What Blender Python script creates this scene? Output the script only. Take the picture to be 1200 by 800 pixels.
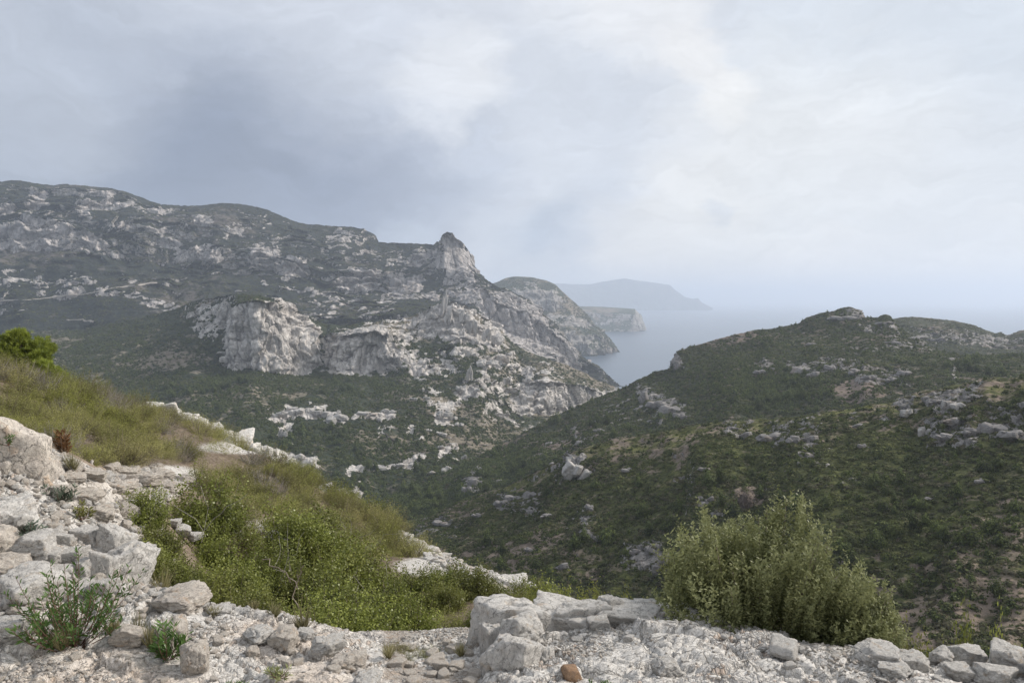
import bpy, math
import numpy as np
from mathutils import Vector, Matrix, Euler

for o in list(bpy.data.objects): bpy.data.objects.remove(o)
SC = bpy.context.scene
COL = SC.collection
R = math.radians

# ------------------------------------------------------------------ camera
FPX = 919.0                      # focal length in pixels of the 1200 px wide picture
PITCH = math.atan(50 / FPX)
cd = bpy.data.cameras.new('camera'); cam = bpy.data.objects.new('camera', cd); COL.objects.link(cam)
cd.sensor_width = 23.5; cd.lens = 23.5 * FPX / 1200
cd.clip_start = 0.1; cd.clip_end = 200000
cam.location = (0, 0, 0); cam.rotation_euler = (R(90) - PITCH, 0, 0)
SC.camera = cam
SC.render.resolution_x = 1024; SC.render.resolution_y = 682
SC.view_settings.view_transform = 'Standard'; SC.view_settings.look = 'None'
SC.view_settings.exposure = 0.12; SC.view_settings.gamma = 1
SC.cycles.use_denoising = True
SC.cycles.max_bounces = 5; SC.cycles.diffuse_bounces = 3; SC.cycles.transparent_max_bounces = 8
SC.cycles.volume_bounces = 3

# ------------------------------------------------------------------ node helper
class NT:
    def __init__(s, tree): s.t = tree; s.n = tree.nodes; s.l = tree.links
    def new(s, typ, **kw):
        n = s.n.new(typ)
        for k, v in kw.items(): setattr(n, k, v)
        return n
    def put(s, sock, v):
        if isinstance(v, bpy.types.NodeSocket): s.l.new(v, sock)
        elif v is not None:
            if hasattr(sock, 'default_value'):
                if sock.type == 'RGBA' and len(v) == 3: v = (*v, 1)
                sock.default_value = v
    def math(s, op, a, b=None, c=None, clamp=False):
        n = s.new('ShaderNodeMath', operation=op, use_clamp=clamp)
        for i, v in enumerate((a, b, c)):
            if v is not None: s.put(n.inputs[i], v)
        return n.outputs[0]
    def vmath(s, op, a, b=None, out=0):
        n = s.new('ShaderNodeVectorMath', operation=op)
        s.put(n.inputs[0], a)
        if b is not None:
            s.put(n.inputs['Scale'] if op == 'SCALE' else n.inputs[1], b)
        return n.outputs['Value'] if op in ('DOT_PRODUCT', 'LENGTH', 'DISTANCE') else n.outputs[0]
    def noise(s, vec, scale, detail=4, rough=.55, dist=0, out='Fac', kind='FBM'):
        n = s.new('ShaderNodeTexNoise', noise_dimensions='3D', noise_type=kind)
        s.put(n.inputs['Vector'], vec); n.inputs['Scale'].default_value = scale
        n.inputs['Detail'].default_value = detail; n.inputs['Roughness'].default_value = rough
        n.inputs['Distortion'].default_value = dist
        return n.outputs[out]
    def voro(s, vec, scale, feature='F1', out='Distance', rnd=1):
        n = s.new('ShaderNodeTexVoronoi', feature=feature)
        s.put(n.inputs['Vector'], vec); n.inputs['Scale'].default_value = scale
        n.inputs['Randomness'].default_value = rnd
        return n.outputs[out]
    def ramp(s, f, a, b, lo=0., hi=1., smooth=True):
        n = s.new('ShaderNodeMapRange', interpolation_type='SMOOTHSTEP' if smooth else 'LINEAR')
        s.put(n.inputs[0], f)
        for i, v in zip((1, 2, 3, 4), (a, b, lo, hi)): s.put(n.inputs[i], v)
        return n.outputs[0]
    def mix(s, f, a, b, mode='MIX'):
        n = s.new('ShaderNodeMix', data_type='RGBA', blend_type=mode)
        s.put(n.inputs[0], f); s.put(n.inputs[6], a); s.put(n.inputs[7], b)
        return n.outputs[2]
    def mapping(s, vec, scale=(1, 1, 1), rot=(0, 0, 0)):
        n = s.new('ShaderNodeMapping'); s.put(n.inputs[0], vec)
        n.inputs['Scale'].default_value = scale; n.inputs['Rotation'].default_value = rot
        return n.outputs[0]

# ------------------------------------------------------------------ sky and sun
SUN_AZ, SUN_EL = R(72), R(34)        # azimuth to the right of the view direction (+Y)
W = bpy.data.worlds.new('World'); SC.world = W; W.use_nodes = True
N = NT(W.node_tree); N.n.clear()
sky = N.new('ShaderNodeTexSky', sky_type='NISHITA'); sky.sun_disc = False
sky.sun_elevation = SUN_EL; sky.sun_rotation = SUN_AZ; sky.altitude = 250
tc = N.new('ShaderNodeTexCoord')
dvec = tc.outputs['Generated']
dst = N.mapping(dvec, scale=(1, 1, 1.7))
warp = N.vmath('SUBTRACT', N.noise(dst, 2.6, 6, .62, out='Color'), (.5, .5, .5))
warp2 = N.vmath('SUBTRACT', N.noise(dst, 9, 6, .62, out='Color'), (.5, .5, .5))
wd = N.vmath('NORMALIZE', N.vmath('ADD', N.vmath('ADD', dvec, N.vmath('SCALE', warp, .17)), N.vmath('SCALE', warp2, .075)))
flat = N.mapping(wd, scale=(1, 1, 2.6))
def pxdir(u, v):
    b = (400 - v) / FPX; d = Vector(((u - 600) / FPX, math.cos(PITCH) + b * math.sin(PITCH), -math.sin(PITCH) + b * math.cos(PITCH)))
    return d.normalized()
def blob(u, v, r_in, r_out, vec=None):
    c = pxdir(u, v)
    d = N.vmath('DOT_PRODUCT', vec or wd, tuple(c))
    return N.ramp(d, math.cos(r_out / FPX), math.cos(r_in / FPX))
sx = N.new('ShaderNodeSeparateXYZ'); N.put(sx.inputs[0], wd)
def lin(r, g, b):
    f = lambda c: (c / 255 / 12.92) if c / 255 <= .04045 else ((c / 255 + .055) / 1.055) ** 2.4
    return (f(r), f(g), f(b))
base = N.mix(N.ramp(sx.outputs[0], -.55, .35), lin(192, 199, 210), lin(222, 224, 226))
n1 = N.noise(flat, 2.6, 6, .55)
n2 = N.noise(flat, 7, 8, .6)
n3 = N.noise(N.mapping(wd, scale=(1, 1, 3.4), rot=(0, R(14), 0)), 11, 9, .62, dist=.4)
# darker belly of the cloud bank low over the massif and billows elsewhere
belly = N.math('MULTIPLY', N.ramp(sx.outputs[2], .34, .10), N.ramp(sx.outputs[0], .02, -.32))
base = N.mix(N.math('MULTIPLY', belly, .7), base, lin(120, 133, 156))
base = N.mix(N.ramp(n1, .42, .66, 0, .4), base, lin(182, 190, 204))
base = N.mix(N.math('MULTIPLY', N.ramp(n2, .45, .7, 0, .35), N.ramp(sx.outputs[0], .35, -.1)), base, lin(222, 226, 234))
for (u, v, a, b, k, c) in [(545, 0, 285, 345, .75, (208, 213, 222)), (700, 150, 40, 170, .5, (198, 205, 216)), (300, 130, 100, 330, .6, (186, 194, 208)),
                           (1060, 90, 90, 240, .85, (203, 211, 221)), (855, 112, 6, 44, .95, (236, 236, 236)), (815, 70, 8, 50, .85, (234, 234, 235)), (760, 30, 20, 80, .7, (230, 231, 233)), (690, 0, 10, 90, .5, (226, 229, 234)),
                           (90, 200, 20, 230, .8, (138, 149, 168)), (300, 205, 30, 190, .85, (132, 143, 163)), (430, 225, 20, 120, .65, (138, 149, 170)), (540, 215, 10, 90, .45, (170, 180, 198)),
                           (640, 290, 6, 78, .65, (166, 181, 202)), (600, 300, 5, 50, .4, (170, 184, 204)), (700, 250, 8, 70, .35, (190, 198, 212)), (470, 268, 5, 50, .6, (196, 206, 220)), (580, 262, 5, 45, .55, (204, 211, 222)), (600, 215, 5, 50, .4, (208, 213, 222)),
                           (530, 80, 8, 70, .75, (230, 232, 235)), (505, 110, 8, 60, .5, (222, 225, 230)), (430, 20, 40, 170, .35, (214, 219, 228)), (60, 30, 30, 170, .3, (204, 210, 220)), (20, 130, 10, 110, .35, (198, 205, 216)),
                           (790, 285, 15, 120, .7, (226, 226, 226)), (930, 230, 60, 210, .7, (229, 230, 230)), (1130, 250, 40, 160, .5, (216, 219, 223)), (832, 240, 3, 22, .5, (205, 212, 222)), (1180, 312, 5, 40, .4, (206, 213, 222))]:
    base = N.mix(N.math('MULTIPLY', blob(u, v, a, b), k), base, lin(*c))
base = N.mix(N.ramp(sx.outputs[2], .10, -.01, 0, .7), base, N.mix(N.ramp(sx.outputs[0], -.45, .1), lin(200, 205, 214), lin(232, 229, 226)))
base = N.vmath('SCALE', base, N.ramp(n3, .3, .7, .925, 1.07, smooth=False))
base = N.vmath('SCALE', base, N.ramp(N.noise(flat, 3.2, 7, .62, kind='FBM', dist=.8), .3, .7, .95, 1.04, smooth=False))
skyc = N.mix(.97, sky.outputs[0], N.vmath('SCALE', base, 10.0))
bg = N.new('ShaderNodeBackground'); N.put(bg.inputs[0], skyc); bg.inputs[1].default_value = 0.107
wo = N.new('ShaderNodeOutputWorld'); N.l.new(bg.outputs[0], wo.inputs[0])

sl = bpy.data.lights.new('sun', 'SUN'); sl.energy = 3.8; sl.angle = R(7); sl.color = (1, .93, .84)
so = bpy.data.objects.new('sun', sl); COL.objects.link(so)
sd = Vector((math.sin(SUN_AZ) * math.cos(SUN_EL), math.cos(SUN_AZ) * math.cos(SUN_EL), math.sin(SUN_EL)))
so.rotation_euler = sd.to_track_quat('Z', 'Y').to_euler()

# ------------------------------------------------------------------ numpy noise
rng = np.random.default_rng(7)
_perm = rng.permutation(256).astype(np.int64); _perm = np.concatenate([_perm, _perm])
_g = rng.normal(size=(256, 3)); _g /= np.linalg.norm(_g, axis=1)[:, None]
def pn(p):
    p = np.asarray(p, float); i = np.floor(p).astype(np.int64); f = p - i; i &= 255
    w = f * f * f * (f * (f * 6 - 15) + 10); r = 0
    for dx in (0, 1):
        wx = w[..., 0] if dx else 1 - w[..., 0]
        a = _perm[(i[..., 0] + dx) & 255]
        for dy in (0, 1):
            wy = w[..., 1] if dy else 1 - w[..., 1]
            b = _perm[a + ((i[..., 1] + dy) & 255)]
            for dz in (0, 1):
                wz = w[..., 2] if dz else 1 - w[..., 2]
                g = _g[_perm[b + ((i[..., 2] + dz) & 255)]]
                r = r + wx * wy * wz * ((f[..., 0] - dx) * g[..., 0] + (f[..., 1] - dy) * g[..., 1] + (f[..., 2] - dz) * g[..., 2])
    return r * 1.5
def fbm(p, oc=4, ga=.5, ridge=False):
    p = np.asarray(p, float); a = 1; s = 0; t = 0
    for k in range(oc):
        n = pn(p * 2.03 ** k + 17.3 * k)
        if ridge: n = 1 - 2.2 * np.abs(n)
        s = s + a * n; t += a; a *= ga
    return s / t
def worley(p, seed=0):
    """F1, F2, and a random vector of the nearest cell"""
    p = np.asarray(p, float); i = np.floor(p).astype(np.int64)
    d1 = np.full(p.shape[:-1], 9.); d2 = d1.copy(); h1 = np.zeros(p.shape[:-1], np.int64); off = np.zeros(p.shape)
    for dx in (-1, 0, 1):
        for dy in (-1, 0, 1):
            for dz in (-1, 0, 1):
                c = i + (dx, dy, dz)
                h = _perm[(_perm[(_perm[(c[..., 0] + seed) & 255] + c[..., 1]) & 255] + c[..., 2]) & 255]
                q = c + .5 + .42 * _g[h] * 1.0
                d = np.linalg.norm(p - q, axis=-1)
                m = d < d1
                d2 = np.where(m, d1, np.minimum(d2, d)); h1 = np.where(m, h, h1); d1 = np.where(m, d, d1); off = np.where(m[..., None], p - q, off)
    return d1, d2, _g[_perm[h1]], off
def ss(x, a, b):
    t = np.clip((x - a) / (b - a), 0, 1); return t * t * (3 - 2 * t)

def P(u, v, D):
    """world point seen at picture position (u,v) of the 1200x800 photograph at distance D along +Y"""
    b = (400 - np.asarray(v, float)) / FPX; a = (np.asarray(u, float) - 600) / FPX
    y = math.cos(PITCH) + b * math.sin(PITCH); z = -math.sin(PITCH) + b * math.cos(PITCH)
    t = np.asarray(D, float) / y
    return np.stack(np.broadcast_arrays(a * t, y * t, z * t), -1)
def proj(p):
    y = p[..., 1] * math.cos(PITCH) - p[..., 2] * math.sin(PITCH)
    z = p[..., 1] * math.sin(PITCH) + p[..., 2] * math.cos(PITCH)
    y = np.where(np.abs(y) < 1e-3, 1e-3, y)
    return 600 + FPX * p[..., 0] / y, 400 - FPX * z / y, y

# ------------------------------------------------------------------ mesh helpers
def mesh_np(name, co, quads=None, tris=None, attrs=None, mats=(), smooth=True, matidx=None):
    me = bpy.data.meshes.new(name)
    co = np.ascontiguousarray(co, np.float32).reshape(-1, 3)
    faces = []; nq = 0 if quads is None else len(quads); nt = 0 if tris is None else len(tris)
    me.vertices.add(len(co)); me.vertices.foreach_set('co', co.ravel())
    loops = np.concatenate([np.asarray(x, np.int32).ravel() for x in (quads, tris) if x is not None and len(x)])
    me.loops.add(len(loops)); me.loops.foreach_set('vertex_index', loops)
    me.polygons.add(nq + nt)
    starts = np.concatenate([np.arange(nq) * 4, nq * 4 + np.arange(nt) * 3]).astype(np.int32)
    me.polygons.foreach_set('loop_start', starts)
    me.update(calc_edges=True)
    me.polygons.foreach_set('use_smooth', np.full(nq + nt, smooth))
    if matidx is not None: me.polygons.foreach_set('material_index', np.asarray(matidx, np.int32))
    for k, a in (attrs or {}).items():
        at = me.attributes.new(k, 'FLOAT', 'POINT'); at.data.foreach_set('value', np.ascontiguousarray(a, np.float32).ravel())
    for m in mats: me.materials.append(m)
    me.update()
    return me
def grid_quads(nu, nv):
    a = np.arange(nu * nv).reshape(nv, nu)
    return np.stack([a[:-1, :-1], a[:-1, 1:], a[1:, 1:], a[1:, :-1]], -1).reshape(-1, 4)
def link(name, me, parent=None, loc=None, rot=None, scale=None):
    o = bpy.data.objects.new(name, me); COL.objects.link(o)
    if parent: o.parent = parent
    if loc is not None: o.location = loc
    if rot is not None: o.rotation_euler = rot
    if scale is not None: o.scale = scale
    return o
def tag(o, label=None, cat=None, group=None, kind=None):
    if label: o['label'] = label
    if cat: o['category'] = cat
    if group: o['group'] = group
    if kind: o['kind'] = kind
    return o

# ------------------------------------------------------------------ materials
def mat(name):
    m = bpy.data.materials.new(name); m.use_nodes = True; n = NT(m.node_tree); n.n.clear(); return m, n
def finish(n, col, rough=.9, bump=None, bs=.5, bd=.1, spec=.2, extra=None):
    b = n.new('ShaderNodeBsdfPrincipled'); n.put(b.inputs['Base Color'], col); n.put(b.inputs['Roughness'], rough)
    b.inputs['Specular IOR Level'].default_value = spec
    if bump is not None:
        bp = n.new('ShaderNodeBump'); n.put(bp.inputs['Height'], bump); bp.inputs['Strength'].default_value = bs; bp.inputs['Distance'].default_value = bd
        n.l.new(bp.outputs[0], b.inputs['Normal'])
    o = n.new('ShaderNodeOutputMaterial'); n.l.new(b.outputs[0], o.inputs[0]); return b

def hill_mat(name, unit, veg_a, veg_b, rock_a, rock_b, dry, na=1.0, nb=.5, lush=(.15, .155, .05)):
    """unit = size in metres of the finest pattern (about a pixel or two where it stands)"""
    m, n = mat(name)
    g = n.new('ShaderNodeTexCoord').outputs['Object']
    at = n.new('ShaderNodeAttribute', attribute_name='rock').outputs['Fac']
    ad = n.new('ShaderNodeAttribute', attribute_name='dry').outputs['Fac']
    f1 = n.noise(g, 1 / (unit * 10), 6, .65); f2 = n.noise(g, 1 / (unit * 2.5), 4, .6)
    f3 = n.noise(n.mapping(g, scale=(1, 1, .22)), 1 / (unit * 3), 4, .6)
    st = n.noise(n.mapping(g, scale=(.25, .25, 1.6)), 1 / (unit * 5), 4, .6)
    big = n.noise(g, 1 / (unit * 40), 4, .6)
    k = n.math('ADD', at, n.math('MULTIPLY', n.math('SUBTRACT', f1, .5), na))
    k = n.math('ADD', k, n.math('MULTIPLY', n.math('SUBTRACT', f2, .5), nb))
    rk = n.ramp(k, .40, .58)
    rock = n.mix(n.ramp(f3, .3, .7), rock_a, rock_b)
    rock = n.mix(n.ramp(st, .52, .66, 0, .45), rock, tuple(c * .45 for c in rock_a))
    rock = n.mix(n.ramp(big, .55, .7, 0, .22), rock, (.34, .26, .20))
    gw = n.vmath('ADD', g, n.vmath('SCALE', n.vmath('SUBTRACT', n.noise(g, 1 / (unit * 7), 4, .6, out='Color'), (.5, .5, .5)), unit * 7))
    ck = n.ramp(n.voro(n.mapping(gw, scale=(1, 1, .33)), 1 / (unit * 9), 'DISTANCE_TO_EDGE'), 0, .09)
    ck2 = n.ramp(n.voro(n.mapping(gw, scale=(1, 1, .5)), 1 / (unit * 3.6), 'DISTANCE_TO_EDGE'), 0, .1)
    rock = n.mix(n.math('MULTIPLY', n.math('SUBTRACT', 1, ck), .55), rock, tuple(c * .3 for c in rock_b))
    rock = n.mix(n.math('MULTIPLY', n.math('SUBTRACT', 1, ck2), .35), rock, tuple(c * .4 for c in rock_b))
    veg = n.mix(n.ramp(f2, .35, .65), veg_a, veg_b)
    al = n.new('ShaderNodeAttribute', attribute_name='lush').outputs['Fac']  # lush: grass, plus light painted along the near hill's crest
    veg = n.mix(n.ramp(n.math('ADD', al, n.math('MULTIPLY', n.math('SUBTRACT', f1, .5), 1.2)), .35, .65), veg, n.mix(n.ramp(f2, .35, .65), tuple(c * .6 for c in lush), lush))
    dk = n.ramp(n.math('ADD', ad, n.math('MULTIPLY', n.math('SUBTRACT', f1, .5), 1.4)), .4, .62)
    veg = n.mix(dk, veg, n.mix(n.ramp(f2, .4, .6), dry, tuple(c * 1.5 for c in dry)))
    col = n.mix(rk, veg, rock)
    bump = n.math('ADD', n.math('ADD', n.math('MULTIPLY', f3, 1.0), n.math('MULTIPLY', f1, .8)), n.math('MULTIPLY', n.math('ADD', ck, n.math('MULTIPLY', ck2, .5)), n.math('MULTIPLY', rk, .5)))
    finish(n, col, .95, bump, .8, unit * 1.6, .1)
    return m

def rock_mat(name, a, b, dark, stain, scale=1., tint=.5):
    m, n = mat(name)
    g = n.new('ShaderNodeTexCoord').outputs['Object']
    oi = n.new('ShaderNodeObjectInfo').outputs['Random']
    gv = n.vmath('ADD', g, n.vmath('SCALE', (7.1, 3.3, 5.7), n.math('MULTIPLY', oi, 9.0)))
    f1 = n.noise(gv, 3 * scale, 6, .65); f2 = n.noise(gv, 14 * scale, 5, .7); f3 = n.noise(gv, 55 * scale, 4, .7)
    col = n.mix(n.ramp(f1, .35, .65), a, b)
    col = n.mix(n.ramp(f2, .53, .68, 0, .6), col, dark)
    col = n.mix(n.math('MULTIPLY', n.ramp(n.noise(gv, 6 * scale, 6, .7), .57, .66), .35), col, tuple(c * .85 for c in dark))
    col = n.mix(n.ramp(f3, .5, .7, 0, .4), col, tuple(c * .7 for c in dark))
    col = n.mix(n.ramp(n.noise(gv, 2.1 * scale, 4, .6), .57, .7, 0, tint), col, stain)
    dist = n.vmath('ADD', gv, n.vmath('SCALE', n.vmath('SUBTRACT', n.noise(gv, 5 * scale, 4, out='Color'), (.5, .5, .5)), .35 / scale))
    cr = n.voro(dist, 2.2 * scale, 'DISTANCE_TO_EDGE'); crk = n.ramp(cr, 0, .022)
    cr2 = n.ramp(n.voro(dist, 6.5 * scale, 'DISTANCE_TO_EDGE'), 0, .03)
    col = n.mix(n.math('MULTIPLY', n.math('SUBTRACT', 1, crk), .6), col, (.05, .045, .04))
    col = n.mix(n.math('MULTIPLY', n.math('SUBTRACT', 1, cr2), .22), col, (.1, .09, .08))
    h = n.math('ADD', n.math('ADD', n.math('MULTIPLY', f2, .6), n.math('MULTIPLY', f3, .25)), n.math('ADD', n.math('MULTIPLY', crk, .5), n.math('MULTIPLY', cr2, .2)))
    finish(n, col, .9, h, .75, .05 / scale, .15)
    return m

LIME = rock_mat('limestone', (.80, .77, .725), (.64, .615, .58), (.30, .29, .28), (.58, .45, .32))
LIMEW = rock_mat('warm_limestone', (.75, .69, .61), (.60, .54, .48), (.30, .27, .25), (.60, .42, .27), tint=.55)
OCHRE = rock_mat('ochre_stone', (.52, .33, .20), (.42, .28, .19), (.26, .2, .16), (.5, .3, .17))
CRAG = rock_mat('hillside_crag', (.29, .275, .265), (.20, .19, .185), (.08, .08, .075), (.22, .17, .13), scale=.25)
PALECRAG = rock_mat('pale_crag', (.52, .49, .46), (.37, .355, .335), (.2, .195, .19), (.5, .39, .29), scale=.12)

def leaf_mat(name, dark, light, dry, trans=.35, rough=.55, var=.25, patch=None):
    m, n = mat(name)
    t = n.new('ShaderNodeAttribute', attribute_name='tone').outputs['Fac']
    oi = n.new('ShaderNodeObjectInfo').outputs['Random']
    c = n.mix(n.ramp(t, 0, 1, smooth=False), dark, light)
    c = n.mix(n.math('MULTIPLY', n.ramp(oi, .3, 1), var), c, dry)
    if patch:
        pos = n.new('ShaderNodeNewGeometry').outputs['Position']
        c = n.mix(n.ramp(n.noise(pos, 1 / patch[0], 4, .6), .45, .62, 0, .8), c, n.mix(n.ramp(t, 0, 1, smooth=False), tuple(q_ * .35 for q_ in patch[1]), patch[1]))
    hs = n.new('ShaderNodeHueSaturation'); n.put(hs.inputs['Color'], c)
    n.put(hs.inputs['Value'], n.math('ADD', .7, n.math('MULTIPLY', n.math('FRACT', n.math('MULTIPLY', oi, 7.3)), .6)))
    c = hs.outputs[0]
    b = n.new('ShaderNodeBsdfPrincipled'); n.put(b.inputs['Base Color'], c); b.inputs['Roughness'].default_value = rough
    b.inputs['Specular IOR Level'].default_value = .3
    tr = n.new('ShaderNodeBsdfTranslucent'); n.put(tr.inputs[0], c)
    mx = n.new('ShaderNodeMixShader'); mx.inputs[0].default_value = trans
    n.l.new(b.outputs[0], mx.inputs[1]); n.l.new(tr.outputs[0], mx.inputs[2])
    o = n.new('ShaderNodeOutputMaterial'); n.l.new(mx.outputs[0], o.inputs[0]); return m
def plain_mat(name, a, b, scale, rough=.9, bump=.3, bd=.01):
    m, n = mat(name); g = n.new('ShaderNodeTexCoord').outputs['Object']
    f = n.noise(g, scale, 5, .65); finish(n, n.mix(n.ramp(f, .35, .65), a, b), rough, f, bump, bd, .2); return m

# ------------------------------------------------------------------ far terrain: lofts through contour lines
def interp_line(pts, u): a = np.array(pts, float); return np.interp(u, a[:, 0], a[:, 1])
LAYERS = {}
SEA = -250.0
def loft(name, u0, u1, nu, rows, segs, material, terr=None, cliff=(20, 80), soft=(6, 60), smooth_u=3, splats=(), bumps=(), rock_bias=0., dry_f=None, lush_lit_f=None, back=60, rock_lo=.42, rock_hi=.72, seed=0., jag=0, facet=0, fold=None, bands=None, calm=None):
    u = np.linspace(u0, u1, nu)
    V = []; Dd = []
    for r in rows:
        v = interp_line(r['v'], u); d = interp_line(r['D'], u)
        if smooth_u > 1:
            k = np.hanning(smooth_u + 2)[1:-1]; k /= k.sum(); q = smooth_u // 2
            d = np.convolve(np.pad(d, (q, q), 'edge'), k, 'valid')[:nu]
            if r.get('sv', 1): v = np.convolve(np.pad(v, (q, q), 'edge'), k, 'valid')[:nu]
        V.append(v); Dd.append(d)
    pts = [P(u, v, d) for v, d in zip(V, Dd)]
    G = []
    b0 = pts[0].copy(); b0[:, 2] = SEA - 15; b0[:, 1] *= .96; b0[:, 0] *= .96
    b0[:, 2] = np.minimum(b0[:, 2], pts[0][:, 2] - 5)
    for t in np.linspace(0, 1, 4)[:-1]: G.append(b0 * (1 - t) + pts[0] * t)
    for i, s in enumerate(segs):
        for t in np.linspace(0, 1, s + 1)[:-1]:
            # ease in depth only where asked
            G.append(pts[i] * (1 - t) + pts[i + 1] * t)
    top = pts[-1]; k1 = top.copy(); k1[:, :2] *= 1 + back / top[:, 1:2]; k1[:, 2] -= back * .55
    for t in np.linspace(0, 1, 9)[:-1]: G.append(top * (1 - t) + k1 * t - np.array([0, 0, 1.]) * 0)
    k2 = k1.copy(); k2[:, :2] *= 1.12; k2[:, 2] = SEA - 15
    for t in np.linspace(0, 1, 6): G.append(k1 * (1 - t) + k2 * t)
    G = np.array(G)
    nv = len(G)
    # soften the creases between contour lines (not the skyline)
    for _ in range(3):
        a = G.copy(); lo = 3; hi = nv - 15
        a[lo + 1:hi - 1] = (G[lo:hi - 2] + 2 * G[lo + 1:hi - 1] + G[lo + 2:hi]) / 4; G = a
    def normals(G):
        du = np.gradient(G, axis=1); dv = np.gradient(G, axis=0)
        n = np.cross(du, dv); n /= np.linalg.norm(n, axis=-1, keepdims=True) + 1e-9
        f = np.sign(-(n * G).sum(-1, keepdims=True)); s = np.where(n[..., 2:3] < -.2, -1, 1)
        return n * s
    Nn = normals(G); steep = ss(1 - Nn[..., 2], .35, .65)
    uu, vv, dd = proj(G)
    sp = seed * np.array([13.7, 7.1, 3.3])
    ff = None
    w = np.stack([fbm(G / 90 + 5 + sp, 2), fbm(G / 90 + 50 + sp, 2), np.zeros(G.shape[:2])], -1) * 25
    disp = np.zeros(G.shape[:2])
    A, L = cliff
    q = (G + w) / L * np.array([1, 1, .28])
    cl = A * (fbm(q + sp, 5, .6, ridge=True) - .35) + A * .35 * (fbm(G / L * 2.2 + 8 + sp, 4, .6))
    A2, L2 = soft
    if facet:
        fq = (G + w * .6 + .25 * L * np.stack([pn(G / L * 1.5), pn(G / L * 1.5 + 7), pn(G / L * 1.5 + 13)], -1)) / facet * np.array([1, 1, .26])
        f1_, f2_, cv_, of_ = worley(fq, int(seed) + 5)
        ff = facet * (.30 * cv_[..., 0] + .42 * (of_ * cv_).sum(-1) - .16 * ss(f2_ - f1_, .16, 0))
        f1_, f2_, cv_, of_ = worley(fq * 2.7 + 40, int(seed) + 8)
        ff = ff + facet / 2.7 * (.30 * cv_[..., 0] + .4 * (of_ * cv_).sum(-1) - .16 * ss(f2_ - f1_, .16, 0))
        cl = cl * .8 + ff
    sf = A2 * (fbm(G / L2 + 31 + sp, 6, .55) + .6 * (fbm(G / (L2 * .8) + 61 + sp, 4, .5, ridge=True) - .5))
    disp = cl * steep + sf * (1 - .6 * steep)
    if fold:
        az = np.arctan2(G[..., 0], G[..., 1]); dn = G[..., 1] / np.mean(G[3:nv - 14, :, 1])
        fo = fbm(np.stack([az * fold[1] + .8 * pn(np.stack([az * fold[1] * .5, dn * 3, 0 * az + seed], -1)), dn * 1.3, 0 * az + seed + .5], -1), 2, .45) * 1.3
        disp = disp + fold[0] * fo * (1 - .7 * steep)
    if calm: disp = disp * calm(uu, vv)
    H = Nn.copy(); H[..., 2] *= .35
    extra = np.zeros(G.shape)
    inner = np.ones(nv); inner[:3] = 0; inner[-7:] = 0; inner = inner[:, None]
    if terr:
        per, amp, um = terr
        hs = G[..., 2] / per + 3.2 * fbm(G / (per * 10) * np.array([1, 1, .3]) + 77 + sp, 4, .6) + .5 * fbm(G / (per * 2) + 3, 2)
        fr = hs - np.floor(hs); saw = np.where(fr < .8, fr / .8, (1 - fr) / .2)
        aw = (.55 + .9 * fbm(G / (per * 12) + 9 + sp, 2)) if not callable(um) else um(uu, vv) * (.7 + .9 * fbm(G / (per * 12) + 9 + sp, 2))
        aw = np.clip(aw, 0, 1.3)
        away = np.zeros(G.shape); away[..., :2] = -G[..., :2] / (np.linalg.norm(G[..., :2], axis=-1, keepdims=True))
        extra += away * (saw * amp * aw * (1 - steep))[..., None]
    nearridge = np.ones(nv); ri = nv - 15
    damp = np.clip((ri - np.arange(nv)) / 9, 0, 1); damp[ri + 1:] = 0
    G2 = G + (H * disp[..., None] + extra) * (inner * np.maximum(damp[:, None], .12)[..., None] if False else (inner * np.maximum(damp, .4)[:, None])[..., None])
    # jagged skyline
    if jag: G2[..., 2] += (jag * fbm(G / (jag * 6) * np.array([1, .2, 0]) + 3 + sp, 4, .6, ridge=True)) * np.exp(-np.abs(np.arange(nv) - ri)[:, None] / 5.)
    bm_ = np.zeros(G.shape[:2])
    if bands:
        jit = fbm(G / (L * .8) + 71 + sp, 4, .6); jit2 = fbm(G * np.array([1, 1, .3]) / (L * .5) + 171 + sp, 3, .6)
        push = np.zeros(G.shape[:2])
        for (k_, *bp_) in bands:
            b_ = np.array(bp_, float); us, ue = b_[0, 0], b_[-1, 0]
            vt = np.interp(uu, b_[:, 0], b_[:, 1]); vb = np.interp(uu, b_[:, 0], b_[:, 2]); hh_ = vb - vt
            wj = np.minimum((ue - us) * .3, 9) * (jit2 + .6 * jit) * 1.6; e_ = ss(uu + wj, us - 2, us + 3) * ss(uu + wj, ue + 2, ue - 3); ep_ = ss(uu, us - 8, us + 8) * ss(uu, ue + 8, ue - 8)
            jt = (jit + .7 * jit2) * np.minimum(hh_ * .75, 12)
            ins = ss(vv, vt - 1.5 + jt, vt + 1.5 + jt) * ss(vv, vb + 2 - jt * .7, vb - 2 - jt * .7) * e_
            cut = ss(jit2 + jit, .05 - .75 * (1 - k_) + .12, .05 - .75 * (1 - k_) + .32) if k_ < .99 else 0
            bm_ = np.maximum(bm_, ins * (1 - cut * (1 - k_) * 1.6))
            up_ = np.clip((vb - vv) / hh_, 0, 1) * np.where(vv < vt, np.exp(-(vt - vv) / np.maximum(hh_ * .5, 4)), 1) * ep_
            push = np.maximum(push, up_ * hh_ / FPX * dd * (.4 + .6 * k_))
        bm_ = np.clip(bm_, 0, 1)
        aw2 = np.zeros(G.shape); aw2[..., :2] = -G[..., :2] / (np.linalg.norm(G[..., :2], axis=-1, keepdims=True))
        G2 = G2 + aw2 * ((.62 if L < 28 else .30) * push * (1 - ss(1 - Nn[..., 2], .06, .34)) * (inner * np.ones(G.shape[1])))[..., None]
        G2 = G2 + H * (bm_ * (1 - steep) * .75 * cl * inner)[..., None]
    rb = np.zeros(G.shape[:2])
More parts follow.
